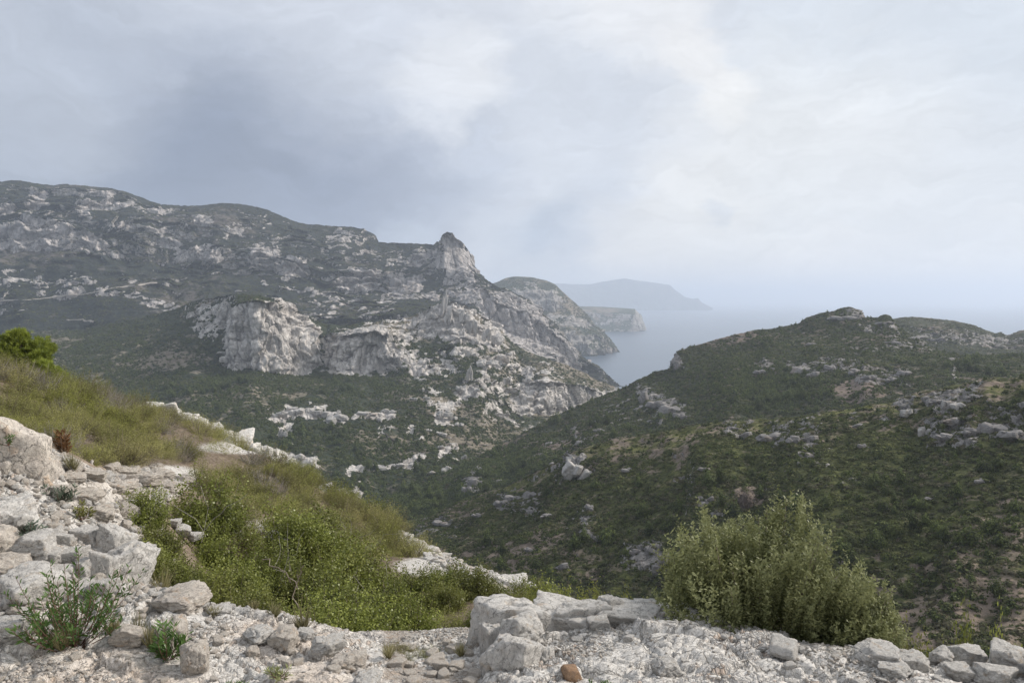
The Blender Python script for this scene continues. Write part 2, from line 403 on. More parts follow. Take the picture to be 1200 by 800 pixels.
    for (su, sv, ru, rv, amt, hgt) in splats:
        d2 = ((uu - su) / ru) ** 2 + ((vv - sv) / rv) ** 2
        e = np.exp(-(d2 ** 1.5)); rb += amt * e * (0 if bands and amt > 0 else 1)
        if hgt and not bands: G2 = G2 + (H * (e * (hgt * (.5 + 1.2 * fbm(q * 1.6 + 9, 4, .6, ridge=True)) + (ff * (1 - steep) if ff is not None else 0)))[..., None])
    N2 = normals(G2); st2 = 1 - N2[..., 2]
    rock = ss(st2, rock_lo, rock_hi) * .9 + .35 * np.clip(sf / A2, -.6, .9) + rb + rock_bias + .35 * fbm(G / (L2 * 1.5) + 99 + sp, 3)
    if bands: rock = np.clip(rock, -.3, .9) * .62 - .03 + (.9 if L > 28 else .66) * bm_ + (np.clip(rb, -1, 0) * (1 - bm_))
    dry = .33 + .65 * fbm(G / (L2 * 2) + 55 + sp, 4)
    if dry_f is not None: dry = dry + dry_f(uu, vv)
    lush = -.2 + .9 * fbm(G / (L2 * 1.6) + 155 + sp, 4) + (lush_lit_f(uu, vv) if lush_lit_f is not None else 0)  # grassy patches, plus light painted along the near hill's crest
    me = mesh_np(name, G2, grid_quads(nu, nv), attrs={'rock': rock, 'dry': dry, 'lush': lush}, mats=[material])
    o = tag(link(name, me), kind='structure')
    LAYERS[name] = dict(G=G2, N=N2, rock=rock, dry=dry, lush=lush, u=proj(G2)[0], v=proj(G2)[1], vis=slice(3, nv - 14))
    return o

def L(*pts): return [tuple(p) for p in pts]

HM_A = hill_mat('far_headland', 120, (.05, .06, .045), (.07, .075, .06), (.30, .29, .28), (.22, .21, .2), (.12, .1, .08))
HM_B = hill_mat('cape_rock_and_scrub', 8, (.035, .048, .03), (.07, .08, .045), (.40, .37, .34), (.26, .245, .23), (.15, .125, .095))
HM_C = hill_mat('massif_rock_and_scrub', 4.5, (.015, .020, .018), (.034, .040, .033), (.54, .50, .475), (.30, .285, .28), (.085, .075, .066))  # same limestone as the front cliffs, darkened in colour for cloud shade
HM_D = hill_mat('cliff_rock_and_scrub', 2.6, (.022, .031, .018), (.050, .058, .032), (.66, .62, .58), (.42, .395, .37), (.15, .13, .10))
HM_E = hill_mat('hillside_garrigue', 1.7, (.022, .027, .015), (.060, .066, .032), (.36, .335, .315), (.21, .2, .19), (.145, .115, .095), na=1.35, nb=.9)
HM_F = hill_mat('near_hill_garrigue', .9, (.032, .038, .014), (.092, .10, .034), (.36, .34, .32), (.20, .19, .18), (.15, .12, .095), na=1.35, nb=.9)

# A: farthest headland
loft('distant_headland', 520, 835, 260, [
    dict(v=L((520, 364), (835, 363.5)), D=L((520, 17000), (835, 17000))),
    dict(v=L((520, 352), (600, 350), (700, 348), (780, 352), (800, 355), (835, 360)), D=L((520, 17600), (835, 17200))),
    dict(v=L((520, 332), (600, 332), (650, 332), (670, 333), (692, 333), (705, 330), (732, 326), (748, 329), (765, 331), (785, 334), (790, 339), (797, 344), (803, 348), (812, 350), (818, 349), (822, 354), (835, 361)), D=L((520, 18500), (835, 17400)), sv=0)],
    [12, 20], HM_A, cliff=(250, 1600), soft=(60, 1500), back=900)
# B1: second cape
loft('far_cape', 600, 757, 230, [
    dict(v=L((600, 391), (700, 390), (745, 389), (752, 387.5), (757, 387)), D=L((600, 5850), (740, 5950), (757, 6200))),
    dict(v=L((600, 356), (660, 361), (700, 364), (742, 366), (750, 376), (757, 387)), D=L((600, 6060), (740, 6090), (757, 6230))),
    dict(v=L((600, 350), (660, 358), (690, 359), (720, 360), (744, 362), (750, 368), (754, 380), (757, 388)), D=L((600, 6500), (757, 6400)), sv=0)],
    [30, 10], HM_B, cliff=(60, 160), soft=(20, 200), back=200, rock_bias=.1, rock_lo=.2, rock_hi=.45)
# B2: first cape
loft('near_cape', 520, 727, 330, [
    dict(v=L((520, 428), (640, 424), (690, 419), (712, 416), (727, 413)), D=L((520, 3100), (640, 3200), (690, 3420), (727, 3700))),
    dict(v=L((520, 410), (640, 404), (690, 404), (712, 408), (727, 412)), D=L((520, 3150), (640, 3300), (690, 3460), (727, 3710))),
    dict(v=L((520, 390), (640, 388), (680, 386), (700, 392), (715, 402), (727, 412)), D=L((520, 3300), (640, 3420), (690, 3550), (727, 3730))),
    dict(v=L((520, 375), (600, 372), (640, 366), (665, 366), (680, 372), (700, 386), (715, 398), (727, 412)), D=L((520, 3700), (600, 3750), (660, 3780), (727, 3760))),
    dict(v=L((520, 345), (600, 345), (625, 345), (650, 352), (665, 358), (680, 368), (700, 385), (727, 412)), D=L((520, 3800), (600, 3850), (660, 3850), (727, 3780))),
    dict(v=L((520, 340), (560, 338), (583, 330), (592, 326), (602, 324), (625, 325), (640, 329), (652, 334), (660, 342), (668, 350), (678, 358), (690, 370), (700, 384), (712, 394), (720, 404), (727, 413)), D=L((520, 4100), (600, 4150), (660, 4050), (727, 3800)), sv=0)],
    [12, 12, 14, 16, 14], HM_B, terr=(45, 75, None), cliff=(60, 130), soft=(35, 250), back=150, rock_bias=.05, rock_lo=.2, rock_hi=.5, facet=70, bands=[(.9, (600, 336, 350), (630, 336, 363), (655, 340, 364)), (.7, (640, 366, 376), (690, 376, 386)), (.8, (660, 388, 402), (700, 392, 404)), (1, (696, 405, 416), (724, 409, 416)), (.6, (560, 400, 410), (690, 404, 414)), (.5, (590, 372, 384), (650, 368, 380))])
# C: the great massif with its prow-shaped summit
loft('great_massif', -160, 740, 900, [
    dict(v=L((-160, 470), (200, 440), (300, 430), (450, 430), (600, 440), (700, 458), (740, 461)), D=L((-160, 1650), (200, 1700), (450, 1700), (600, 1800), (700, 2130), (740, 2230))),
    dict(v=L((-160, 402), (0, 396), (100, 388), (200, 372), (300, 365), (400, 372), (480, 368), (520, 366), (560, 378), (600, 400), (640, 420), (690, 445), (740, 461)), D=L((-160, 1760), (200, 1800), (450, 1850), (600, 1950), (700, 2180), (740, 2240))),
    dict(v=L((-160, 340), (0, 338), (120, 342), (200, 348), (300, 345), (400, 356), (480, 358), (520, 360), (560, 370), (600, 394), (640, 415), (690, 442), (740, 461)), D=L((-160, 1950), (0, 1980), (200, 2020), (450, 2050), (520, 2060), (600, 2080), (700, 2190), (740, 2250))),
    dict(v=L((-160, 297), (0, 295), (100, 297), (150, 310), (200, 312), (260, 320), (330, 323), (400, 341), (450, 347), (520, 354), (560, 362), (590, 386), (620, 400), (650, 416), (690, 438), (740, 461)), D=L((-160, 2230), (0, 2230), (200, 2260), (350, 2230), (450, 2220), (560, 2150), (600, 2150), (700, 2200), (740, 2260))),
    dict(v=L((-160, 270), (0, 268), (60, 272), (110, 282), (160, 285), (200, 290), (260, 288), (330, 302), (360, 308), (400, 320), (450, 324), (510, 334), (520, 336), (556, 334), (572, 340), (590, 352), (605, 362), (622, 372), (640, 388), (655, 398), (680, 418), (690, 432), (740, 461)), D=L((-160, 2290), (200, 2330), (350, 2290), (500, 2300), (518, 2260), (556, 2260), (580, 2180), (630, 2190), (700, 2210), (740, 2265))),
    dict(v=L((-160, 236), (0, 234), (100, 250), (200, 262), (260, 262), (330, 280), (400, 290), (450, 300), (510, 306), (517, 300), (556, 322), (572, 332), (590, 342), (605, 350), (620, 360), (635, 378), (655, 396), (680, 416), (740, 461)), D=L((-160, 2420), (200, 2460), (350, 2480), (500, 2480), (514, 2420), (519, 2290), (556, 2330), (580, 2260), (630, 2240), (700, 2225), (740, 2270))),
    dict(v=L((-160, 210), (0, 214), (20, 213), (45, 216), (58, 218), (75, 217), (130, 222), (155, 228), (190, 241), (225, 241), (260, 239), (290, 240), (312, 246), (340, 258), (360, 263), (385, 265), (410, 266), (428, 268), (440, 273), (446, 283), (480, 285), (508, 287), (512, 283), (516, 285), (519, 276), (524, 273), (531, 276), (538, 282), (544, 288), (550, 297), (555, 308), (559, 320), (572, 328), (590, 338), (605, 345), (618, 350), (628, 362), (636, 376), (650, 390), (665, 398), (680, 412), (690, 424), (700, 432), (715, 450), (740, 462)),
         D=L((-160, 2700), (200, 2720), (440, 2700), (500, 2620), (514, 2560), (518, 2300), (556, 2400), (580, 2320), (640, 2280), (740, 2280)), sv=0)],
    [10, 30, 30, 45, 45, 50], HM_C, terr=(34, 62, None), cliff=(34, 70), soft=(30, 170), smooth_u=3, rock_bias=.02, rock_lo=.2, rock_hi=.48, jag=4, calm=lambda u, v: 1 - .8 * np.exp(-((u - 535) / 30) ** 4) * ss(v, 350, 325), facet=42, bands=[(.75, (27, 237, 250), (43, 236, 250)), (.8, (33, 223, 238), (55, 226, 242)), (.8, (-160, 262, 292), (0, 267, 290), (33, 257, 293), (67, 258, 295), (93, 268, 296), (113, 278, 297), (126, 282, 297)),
        (.7, (-160, 230, 245), (20, 243, 256)), (.8, (90, 238, 256), (120, 237, 248), (158, 239, 245)), (.6, (158, 245, 252), (200, 246, 252)), (.6, (60, 222, 228), (130, 226, 233)), (.8, (225, 252, 263), (248, 254, 265)), (.75, (185, 270, 293), (208, 272, 295)),
        (.5, (130, 262, 272), (185, 262, 274)), (.6, (262, 267, 276), (284, 268, 276)), (.9, (288, 286, 312), (328, 288, 316)), (.75, (236, 288, 310), (260, 290, 312)), (.6, (205, 292, 306), (236, 292, 308)), (.9, (330, 304, 322), (346, 302, 323), (362, 308, 324)),
        (.45, (0, 318, 337), (115, 322, 338)), (.6, (127, 344, 351), (165, 346, 358), (206, 357, 366)), (.5, (40, 340, 346), (125, 340, 350)), (.6, (380, 275, 286), (408, 276, 287)), (.5, (388, 268, 274), (428, 270, 284)), (.5, (420, 290, 298), (470, 292, 300)),
        (.9, (390, 318, 336), (415, 316, 337), (445, 314, 338)), (.9, (449, 324, 345), (470, 320, 346), (497, 326, 347)), (.7, (445, 343, 350), (515, 342, 355)), (.7, (480, 296, 312), (519, 297, 314)), (.6, (452, 300, 312), (480, 302, 316)), (.45, (350, 340, 366), (462, 344, 370)), (.5, (300, 318, 330), (350, 330, 340)),
        (1, (521, 278, 322), (531, 277, 330), (540, 284, 330), (549, 296, 328), (556, 312, 330)), (.6, (520, 324, 352), (575, 334, 362)), (.85, (560, 352, 384), (580, 345, 392)), (1, (579, 344, 392), (600, 345, 398), (612, 350, 402), (626, 358, 400), (633, 376, 400)),
        (1, (608, 390, 412), (640, 391, 420), (665, 402, 430), (687, 424, 438)), (.6, (575, 334, 342), (612, 348, 354))], fold=(55, 16),
    splats=[(40, 250, 60, 35, .25, 0), (90, 280, 50, 14, .2, 8), (25, 345, 80, 10, .25, 0), (150, 350, 60, 10, .3, 4), (300, 300, 60, 22, .2, 8), (235, 250, 25, 8, .3, 5),
            (430, 330, 60, 14, .3, 5), (537, 305, 16, 30, .5, 0), (610, 372, 50, 34, .6, 10), (665, 412, 30, 16, .7, 6), (575, 350, 26, 18, .5, 6), (537, 300, 18, 34, .4, 0), (130, 245, 80, 14, .15, 0), (470, 300, 40, 8, .2, 4),
            (90, 378, 120, 12, -.4, 0), (60, 318, 110, 12, -.25, 0), (480, 362, 50, 8, -.3, 0), (300, 330, 60, 6, -.3, 0)])
# D: front cliffs above the valley
loft('front_cliffs', -160, 745, 1000, [
    dict(v=L((-160, 640), (200, 640), (330, 640), (450, 650), (560, 615), (640, 555), (745, 480)), D=L((-160, 560), (200, 600), (450, 690), (560, 760), (640, 980), (745, 1550))),
    dict(v=L((-160, 560), (200, 560), (300, 570), (400, 580), (450, 590), (520, 575), (580, 540), (640, 515), (745, 477)), D=L((-160, 720), (200, 760), (400, 790), (520, 830), (600, 980), (640, 1150), (745, 1560))),
    dict(v=L((-160, 480), (200, 475), (300, 470), (340, 485), (400, 490), (450, 505), (520, 520), (580, 510), (640, 498), (745, 475)), D=L((-160, 1080), (200, 1100), (340, 1050), (400, 1020), (520, 1000), (600, 1120), (640, 1250), (745, 1570))),
    dict(v=L((-160, 450), (100, 432), (230, 424), (265, 433), (310, 437), (380, 437), (470, 434), (500, 444), (560, 474), (600, 490), (640, 488), (700, 474), (745, 473)),
         D=L((-160, 1250), (230, 1320), (262, 1320), (280, 1290), (305, 1270), (330, 1295), (380, 1360), (400, 1345), (455, 1330), (480, 1290), (560, 1190), (600, 1240), (640, 1330), (745, 1580))),
    dict(v=L((-160, 425), (100, 410), (230, 388), (258, 375), (266, 360), (275, 354), (300, 353), (322, 354), (345, 372), (372, 390), (385, 396), (400, 393), (440, 387), (460, 387), (480, 400), (520, 395), (545, 394), (575, 412), (600, 430), (615, 447), (640, 448), (670, 450), (700, 458), (745, 470)),
         D=L((-160, 1420), (230, 1450), (262, 1400), (275, 1345), (300, 1290), (322, 1330), (345, 1370), (375, 1420), (385, 1440), (400, 1380), (455, 1360), (470, 1400), (500, 1460), (600, 1430), (640, 1360), (745, 1590))),
    dict(v=L((-160, 395), (0, 393), (100, 388), (200, 366), (225, 355), (240, 352), (262, 348), (275, 346), (300, 347), (318, 350), (332, 357), (345, 364), (370, 378), (385, 383), (400, 382), (440, 378), (455, 376), (475, 373), (490, 368), (505, 362), (515, 359), (530, 355), (545, 358), (560, 369), (575, 378), (590, 392), (600, 402), (620, 412), (640, 420), (660, 428), (680, 436), (700, 447), (722, 456), (745, 464)),
         D=L((-160, 1680), (100, 1650), (230, 1560), (275, 1440), (325, 1400), (345, 1440), (400, 1520), (520, 1540), (600, 1560), (745, 1600)), sv=0)],
    [20, 50, 40, 60, 30], HM_D, terr=(17, 22, lambda u, v: .35 + .75 * ss(u, 380, 500)), cliff=(22, 42), soft=(14, 75), smooth_u=3, rock_bias=.0, rock_lo=.22, rock_hi=.5, back=50, jag=7, facet=34, bands=[(.8, (266, 358, 432), (290, 358, 434), (320, 352, 437)), (1, (314, 352, 437), (330, 356, 439), (345, 365, 438), (360, 374, 436), (373, 386, 434)), (1, (380, 393, 437), (400, 387, 441), (430, 381, 438), (446, 376, 436), (456, 382, 434), (466, 400, 430), (473, 416, 426)),
        (.5, (222, 362, 392), (270, 354, 400)), (.7, (311, 477, 487), (330, 470, 491), (360, 472, 488), (395, 477, 493), (409, 484, 496)), (.6, (322, 488, 512), (343, 488, 520)), (.75, (412, 481, 490), (466, 481, 491)), (.8, (372, 562, 585), (422, 563, 587)), (.8, (332, 525, 546), (371, 527, 546)),
        (.6, (406, 546, 554), (450, 537, 550), (494, 533, 546)), (.55, (508, 517, 540), (534, 518, 541)), (.85, (490, 366, 396), (515, 357, 398), (530, 354, 402), (548, 360, 402), (562, 373, 404), (577, 382, 410), (592, 393, 408)), (.5, (448, 378, 412), (493, 374, 412)),
        (.9, (558, 417, 432), (587, 416, 433)), (.9, (582, 412, 427), (599, 413, 428)), (.8, (531, 407, 416), (563, 407, 417)), (1, (603, 447, 480), (620, 443, 484), (655, 446, 486), (664, 450, 480)), (1, (661, 450, 480), (690, 452, 478), (722, 457, 470)), (.6, (491, 452, 482), (540, 454, 480)), (.55, (540, 440, 470), (600, 440, 462)),
        (.9, (507, 481, 497), (530, 481, 496)), (.7, (575, 467, 478), (600, 486, 494), (628, 499, 508)), (.5, (600, 425, 440), (660, 432, 446)), (.6, (470, 412, 436), (540, 414, 440)), (.5, (440, 500, 516), (500, 498, 512))], fold=(22, 18),
    splats=[(320, 400, 55, 40, .35, 0), (430, 412, 40, 24, .35, 0), (355, 480, 50, 12, .7, 9), (340, 505, 12, 18, .7, 6), (430, 478, 30, 5, .5, 4), (400, 545, 50, 8, .5, 5), (455, 540, 35, 6, .6, 6),
            (405, 575, 22, 8, .6, 6), (530, 382, 60, 18, .5, 8), (585, 405, 30, 18, .45, 8), (540, 425, 60, 20, .12, 4), (500, 465, 40, 14, .1, 4), (600, 455, 40, 14, .2, 5), (660, 462, 60, 17, .6, 7), (560, 500, 60, 14, .05, 3),
            (100, 420, 130, 30, -.5, 0), (300, 455, 110, 14, -.8, 0), (220, 500, 110, 35, -.6, 0), (400, 515, 60, 12, -.4, 0), (230, 370, 34, 14, .35, 3), (450, 455, 60, 8, -.3, 0)],
    dry_f=lambda u, v: .35 * np.exp(-(((u - 220) / 60) ** 2 + ((v - 425) / 12) ** 2)) + .2 * ss(u, 380, 480))
# G: far right rocky hill
loft('rocky_hill_behind', 985, 1380, 330, [
    dict(v=L((985, 450), (1380, 450)), D=L((985, 1080), (1380, 1050))),
    dict(v=L((985, 405), (1100, 410), (1200, 415), (1380, 420)), D=L((985, 1200), (1200, 1150), (1380, 1150))),
    dict(v=L((985, 388), (1040, 375), (1055, 372), (1070, 371), (1100, 374), (1120, 376), (1140, 381), (1158, 388), (1166, 392), (1172, 389), (1180, 394), (1195, 388), (1215, 385), (1300, 378), (1380, 380)), D=L((985, 1400), (1380, 1380)), sv=0)],
    [14, 36], HM_E, terr=(14, 24, None), cliff=(14, 30), soft=(10, 60), back=60, rock_bias=.12, rock_lo=.2, rock_hi=.5, jag=1.5, seed=3, facet=16, splats=[(1090, 395, 60, 10, .3, 6), (1170, 402, 60, 10, .3, 6)])
# E: rear right hill
loft('rear_right_hill', 395, 1400, 850, [
    dict(v=L((395, 660), (500, 640), (600, 610), (700, 580), (800, 560), (900, 540), (1000, 530), (1100, 520), (1400, 520)), D=L((395, 610), (500, 610), (600, 600), (700, 560), (900, 500), (1400, 430))),
    dict(v=L((395, 630), (460, 612), (500, 598), (600, 562), (700, 528), (800, 508), (900, 495), (1000, 484), (1100, 465), (1400, 460)), D=L((395, 680), (500, 690), (600, 690), (700, 670), (900, 620), (1100, 560), (1400, 520))),
    dict(v=L((395, 620), (460, 598), (500, 582), (600, 532), (700, 492), (760, 470), (800, 445), (850, 430), (900, 424), (990, 416), (1050, 420), (1100, 434), (1400, 440)), D=L((395, 720), (500, 740), (600, 800), (700, 840), (800, 850), (900, 820), (1000, 780), (1100, 680), (1400, 620))),
    dict(v=L((395, 615), (460, 588), (500, 572), (560, 545), (600, 522), (700, 478), (760, 452), (790, 436), (800, 425), (850, 412), (900, 402), (950, 392), (1000, 388), (1050, 396), (1100, 416), (1130, 421), (1400, 428)), D=L((395, 750), (500, 790), (600, 850), (700, 910), (800, 930), (1000, 930), (1100, 760), (1400, 700))),
    dict(v=L((395, 612), (430, 602), (460, 584), (500, 565), (540, 545), (580, 522), (620, 501), (660, 482), (700, 465), (740, 450), (770, 436), (788, 430), (793, 415), (800, 409), (830, 400), (860, 392), (885, 387), (905, 386), (935, 380), (945, 372), (960, 366), (975, 364), (988, 360), (998, 360), (1006, 366), (1012, 372), (1026, 374), (1038, 370), (1046, 374), (1056, 384), (1075, 396), (1090, 404), (1110, 414), (1130, 417), (1200, 416), (1400, 422)),
         D=L((395, 800), (500, 840), (600, 900), (700, 960), (800, 980), (1000, 1000), (1040, 980), (1110, 800), (1400, 740)), sv=0)],
    [16, 50, 36, 36], HM_E, terr=(9, 9, lambda u, v: .5 + 0 * u), cliff=(12, 26), soft=(11, 60), smooth_u=5, back=40, rock_bias=.0, rock_lo=.25, rock_hi=.55, jag=1.2, seed=5, facet=13, bands=[(.8, (879, 423, 439), (908, 422, 438)), (.9, (918, 421, 447), (967, 418, 446)), (.9, (966, 415, 434), (1008, 417, 436)), (.75, (1006, 426, 452), (1064, 430, 454)), (.9, (984, 361, 371), (1014, 365, 374)), (.65, (982, 402, 412), (1054, 402, 413)), (.75, (1040, 392, 402), (1102, 404, 413)),
        (.95, (746, 447, 462), (760, 454, 470), (775, 461, 482), (801, 469, 488)), (.5, (700, 478, 496), (780, 476, 496)), (.85, (545, 548, 580), (565, 545, 580)), (.5, (620, 520, 540), (700, 495, 515)), (.8, (790, 414, 430), (800, 409, 428)), (.5, (1095, 415, 421), (1125, 418, 423)), (.5, (860, 396, 401), (880, 392, 398)), (.45, (1000, 375, 384), (1050, 380, 392))], fold=(22, 16),
    splats=[(900, 432, 14, 10, .5, 3), (950, 432, 35, 12, .55, 4), (1000, 430, 30, 13, .5, 4), (1040, 440, 30, 12, .5, 4), (1020, 458, 40, 14, .1, 0), (775, 465, 30, 14, .55, 5), (990, 368, 25, 5, .5, 2), (1050, 398, 35, 8, .55, 2), (1000, 408, 40, 4, .5, 0),
            (1080, 390, 20, 8, .5, 1), (700, 490, 40, 14, .3, 2), (640, 530, 30, 10, .3, 2), (560, 570, 30, 12, .3, 2), (860, 400, 60, 8, -.3, 0), (905, 450, 60, 14, -.4, 0), (1150, 440, 70, 12, -.5, 0), (520, 590, 50, 10, -.3, 0)],
    lush_lit_f=lambda u, v: .6 * np.exp(-(((u - 1150) / 80) ** 2 + ((v - 432) / 18) ** 2)) + .5 * np.exp(-(((u - 900) / 90) ** 2 + ((v - 398) / 12) ** 2)) - .4 * ss(v, 430, 470),
    dry_f=lambda u, v: .55 * np.exp(-(((u - 1005) / 50) ** 2 + ((v - 458) / 16) ** 2)) + .3 * np.exp(-(((u - 640) / 90) ** 2 + ((v - 525) / 22) ** 2)))
# F: near right hill
loft('near_right_hill', 420, 1420, 900, [
    dict(v=L((420, 930), (700, 925), (1000, 925), (1420, 925)), D=L((420, 150), (700, 125), (1420, 115))),
    dict(v=L((420, 760), (700, 780), (850, 780), (1000, 775), (1200, 770), (1420, 770)), D=L((420, 330), (700, 215), (850, 195), (1000, 180), (1200, 160), (1420, 150))),
    dict(v=L((420, 690), (550, 690), (700, 690), (850, 680), (1000, 672), (1200, 660), (1420, 650)), D=L((420, 430), (550, 350), (700, 290), (850, 255), (1000, 230), (1200, 200), (1420, 190))),
    dict(v=L((420, 670), (450, 655), (500, 640), (600, 612), (700, 592), (800, 575), (900, 562), (1000, 558), (1200, 545), (1420, 530)), D=L((420, 540), (500, 480), (600, 425), (700, 380), (800, 345), (900, 320), (1000, 300), (1200, 265), (1420, 250))),
    dict(v=L((420, 655), (450, 642), (480, 624), (530, 606), (600, 580), (660, 560), (700, 545), (750, 530), (800, 520), (850, 514), (900, 514), (1000, 505), (1070, 495), (1090, 480), (1200, 472), (1420, 460)), D=L((420, 600), (500, 540), (600, 480), (700, 430), (850, 385), (1000, 355), (1070, 340), (1200, 305), (1420, 290))),
    dict(v=L((420, 648), (450, 634), (480, 612), (500, 603), (530, 592), (560, 580), (600, 562), (640, 545), (658, 536), (668, 528), (700, 519), (750, 508), (800, 498), (850, 492), (900, 490), (960, 488), (1000, 483), (1040, 475), (1062, 468), (1075, 461), (1090, 458), (1120, 450), (1160, 446), (1200, 443), (1420, 432)),
         D=L((420, 640), (500, 580), (600, 525), (670, 480), (850, 430), (1000, 400), (1070, 380), (1200, 345), (1420, 330)), sv=0)],
    [14, 60, 80, 45, 45], HM_F, terr=(4.5, 4.5, lambda u, v: .55 + 0 * u), cliff=(6, 15), soft=(11, 60), smooth_u=9, back=25, rock_bias=-.02, jag=.7, seed=9, facet=7, bands=[(.9, (898, 493, 521), (963, 493, 522)), (.75, (846, 492, 510), (881, 491, 510)), (.85, (1052, 467, 484), (1078, 464, 484)), (.85, (1085, 459, 475), (1110, 453, 481), (1152, 450, 466)), (.9, (1076, 485, 510), (1094, 486, 512)), (.7, (1086, 487, 525), (1148, 486, 524)), (.7, (1156, 468, 514), (1260, 466, 520)),
        (.55, (932, 523, 545), (975, 523, 546)), (.95, (661, 529, 562), (688, 532, 562)), (.75, (582, 571, 600), (631, 570, 602)), (.85, (729, 624, 664), (774, 622, 664)), (.65, (676, 587, 630), (691, 587, 632)), (.6, (489, 603, 631), (541, 604, 632)), (.5, (1000, 490, 498), (1040, 486, 495)), (.45, (820, 588, 606), (850, 590, 606)), (.4, (985, 560, 575), (1020, 560, 575)), (.45, (640, 600, 616), (670, 604, 620))], fold=(17, 13), rock_lo=.28, rock_hi=.6,
    splats=[(920, 505, 42, 12, .5, 3), (875, 502, 16, 8, .4, 2), (1100, 470, 22, 9, .5, 3), (1140, 470, 28, 12, .45, 3), (1085, 500, 14, 14, .45, 2), (1120, 510, 35, 12, .4, 2), (1190, 490, 40, 18, .45, 2), (675, 548, 14, 12, .6, 3),
            (600, 580, 22, 9, .5, 3), (780, 655, 24, 26, .45, 3), (700, 620, 18, 22, .35, 2), (940, 540, 26, 14, .3, 2), (550, 640, 60, 30, .18, 1), (870, 575, 14, 14, .2, 1), (1140, 610, 60, 20, .1, 0), (1010, 492, 28, 5, .4, 1)],
    lush_lit_f=lambda u, v: .85 * np.exp(-(((v - np.interp(u, [600, 700, 850, 960, 1060, 1200], [566, 524, 498, 494, 478, 452])) / 14) ** 2)) + .55 * np.exp(-(((u - 770) / 90) ** 2 + ((v - 545) / 40) ** 2)) + .35 * np.exp(-(((u - 1040) / 50) ** 2 + ((v - 530) / 35) ** 2)) + .25 * np.exp(-(((u - 800) / 70) ** 2 + ((v - 610) / 22) ** 2)) - .3 * ss(v, 560, 640),  # crest band paints in the light on the rounded top; the rest is grass
    dry_f=lambda u, v: .5 * np.exp(-(((u - 873) / 18) ** 2 + ((v - 578) / 18) ** 2)) + .05 * ss(v, 580, 640) * ss(u, 1050, 1150) + .35 * np.exp(-(((u - 620) / 90) ** 2 + ((v - 640) / 40) ** 2)) + .4 * np.exp(-(((u - 1070) / 40) ** 2 + ((v - 720 + (u - 1070) * .4) / 10) ** 2)))

# sea: one sheet to the horizon
m, n = mat('sea_water')
g = n.new('ShaderNodeTexCoord').outputs['Object']
w1 = n.noise(n.mapping(g, scale=(1, .5, 1)), .02, 6, .65); w2 = n.noise(g, .0011, 4, .5)
c = n.mix(n.ramp(w2, .35, .65), (.045, .075, .115), (.06, .095, .14))
b = finish(n, c, .28, w1, .6, 2.5, .5)
th = np.linspace(0, 2 * np.pi, 97)[:-1]; rr = np.array([50, 300, 1000, 3000, 10000, 30000, 60000, 110000.])
co = [[0, 0, SEA]] + [[r * math.sin(t), r * math.cos(t), SEA] for r in rr for t in th]
q = []; tr = [[0, 1 + (i + 1) % 96, 1 + i] for i in range(96)]
for k in range(len(rr) - 1):
    for i in range(96):
        j = (i + 1) % 96; q.append([1 + k * 96 + i, 1 + k * 96 + j, 1 + (k + 1) * 96 + j, 1 + (k + 1) * 96 + i])
tag(link('sea', mesh_np('sea', co, q, tr, mats=[m])), kind='structure')

# ------------------------------------------------------------------ foreground ground: smooth height function through surveyed points
ctl = []
def C(u, v, D): ctl.append(P(u, v, D))
for u in (-300, 0, 150, 300, 420): C(u, 800, 3.27)
C(500, 800, 3.5); C(560, 800, 3.45); C(600, 800, 3.3); C(700, 800, 3.25); C(850, 800, 3.27); C(1000, 800, 3.35); C(1100, 800, 3.45); C(1200, 800, 3.5); C(1500, 800, 3.6)
C(700, 742, 3.9); C(800, 722, 4.2); C(900, 745, 4.1); C(1000, 768, 4.0); C(1100, 782, 3.95); C(1200, 785, 3.95); C(640, 745, 3.95)
for x, y, z in [(1.2, 5.6, -3.2), (2.3, 5.4, -3.3), (3.6, 5.2, -3.4), (.5, 6.2, -3.0), (4, 8, -6), (1.5, 8, -5.4), (2, 15, -11), (6, 15, -12), (0, 20, -13), (10, 30, -22), (20, 30, -26),
                (0, 40, -24), (8, 60, -42), (-15, 60, -36), (-35, 60, -26), (20, 100, -68), (-20, 110, -66), (50, 90, -64), (-60, 90, -40), (60, 60, -50), (0, 150, -98), (60, 140, -96), (-60, 150, -85),
                (-45, 30, -6), (-12, 12, 0.5), (-9, 6, .4), (-30, 18, 2), (12, 6, -7), (25, 8, -12), (-4, -5, -1.4), (0, -3, -1.6), (4, -4, -1.7), (0, 1, -1.6), (2.5, 1, -1.62), (-2.5, 1, -1.55), (-8, -8, -1), (8, -8, -2.5), (0, 2.3, -1.6)]:
    ctl.append(np.array([x, y, z], float))
C(190, 700, 4.3); C(300, 722, 4.1); C(370, 747, 3.9); C(430, 787, 3.55); C(250, 760, 3.65)
C(520, 760, 4.25); C(470, 740, 4.7); C(300, 760, 5.2); C(400, 780, 5.2); C(230, 730, 5.3); C(560, 740, 4.9)
C(0, 540, 5.2); C(55, 585, 5.2); C(0, 640, 4.4); C(100, 640, 4.6); C(60, 700, 4.0); C(150, 690, 4.35); C(120, 600, 5.4); C(170, 590, 6.2)
C(150, 560, 7.2); C(230, 575, 8); C(60, 530, 8); C(200, 545, 11); C(100, 512, 12); C(0, 485, 12)
C(0, 452, 20); C(60, 470, 19); C(0, 450, 30); C(100, 482, 25); C(170, 495, 22); C(250, 520, 20); C(330, 553, 18); C(60, 458, 32)
C(300, 620, 9); C(350, 650, 10); C(450, 705, 8.6); C(360, 700, 7.4); C(400, 600, 15); C(430, 620, 17); C(250, 660, 6.6); C(450, 650, 13)
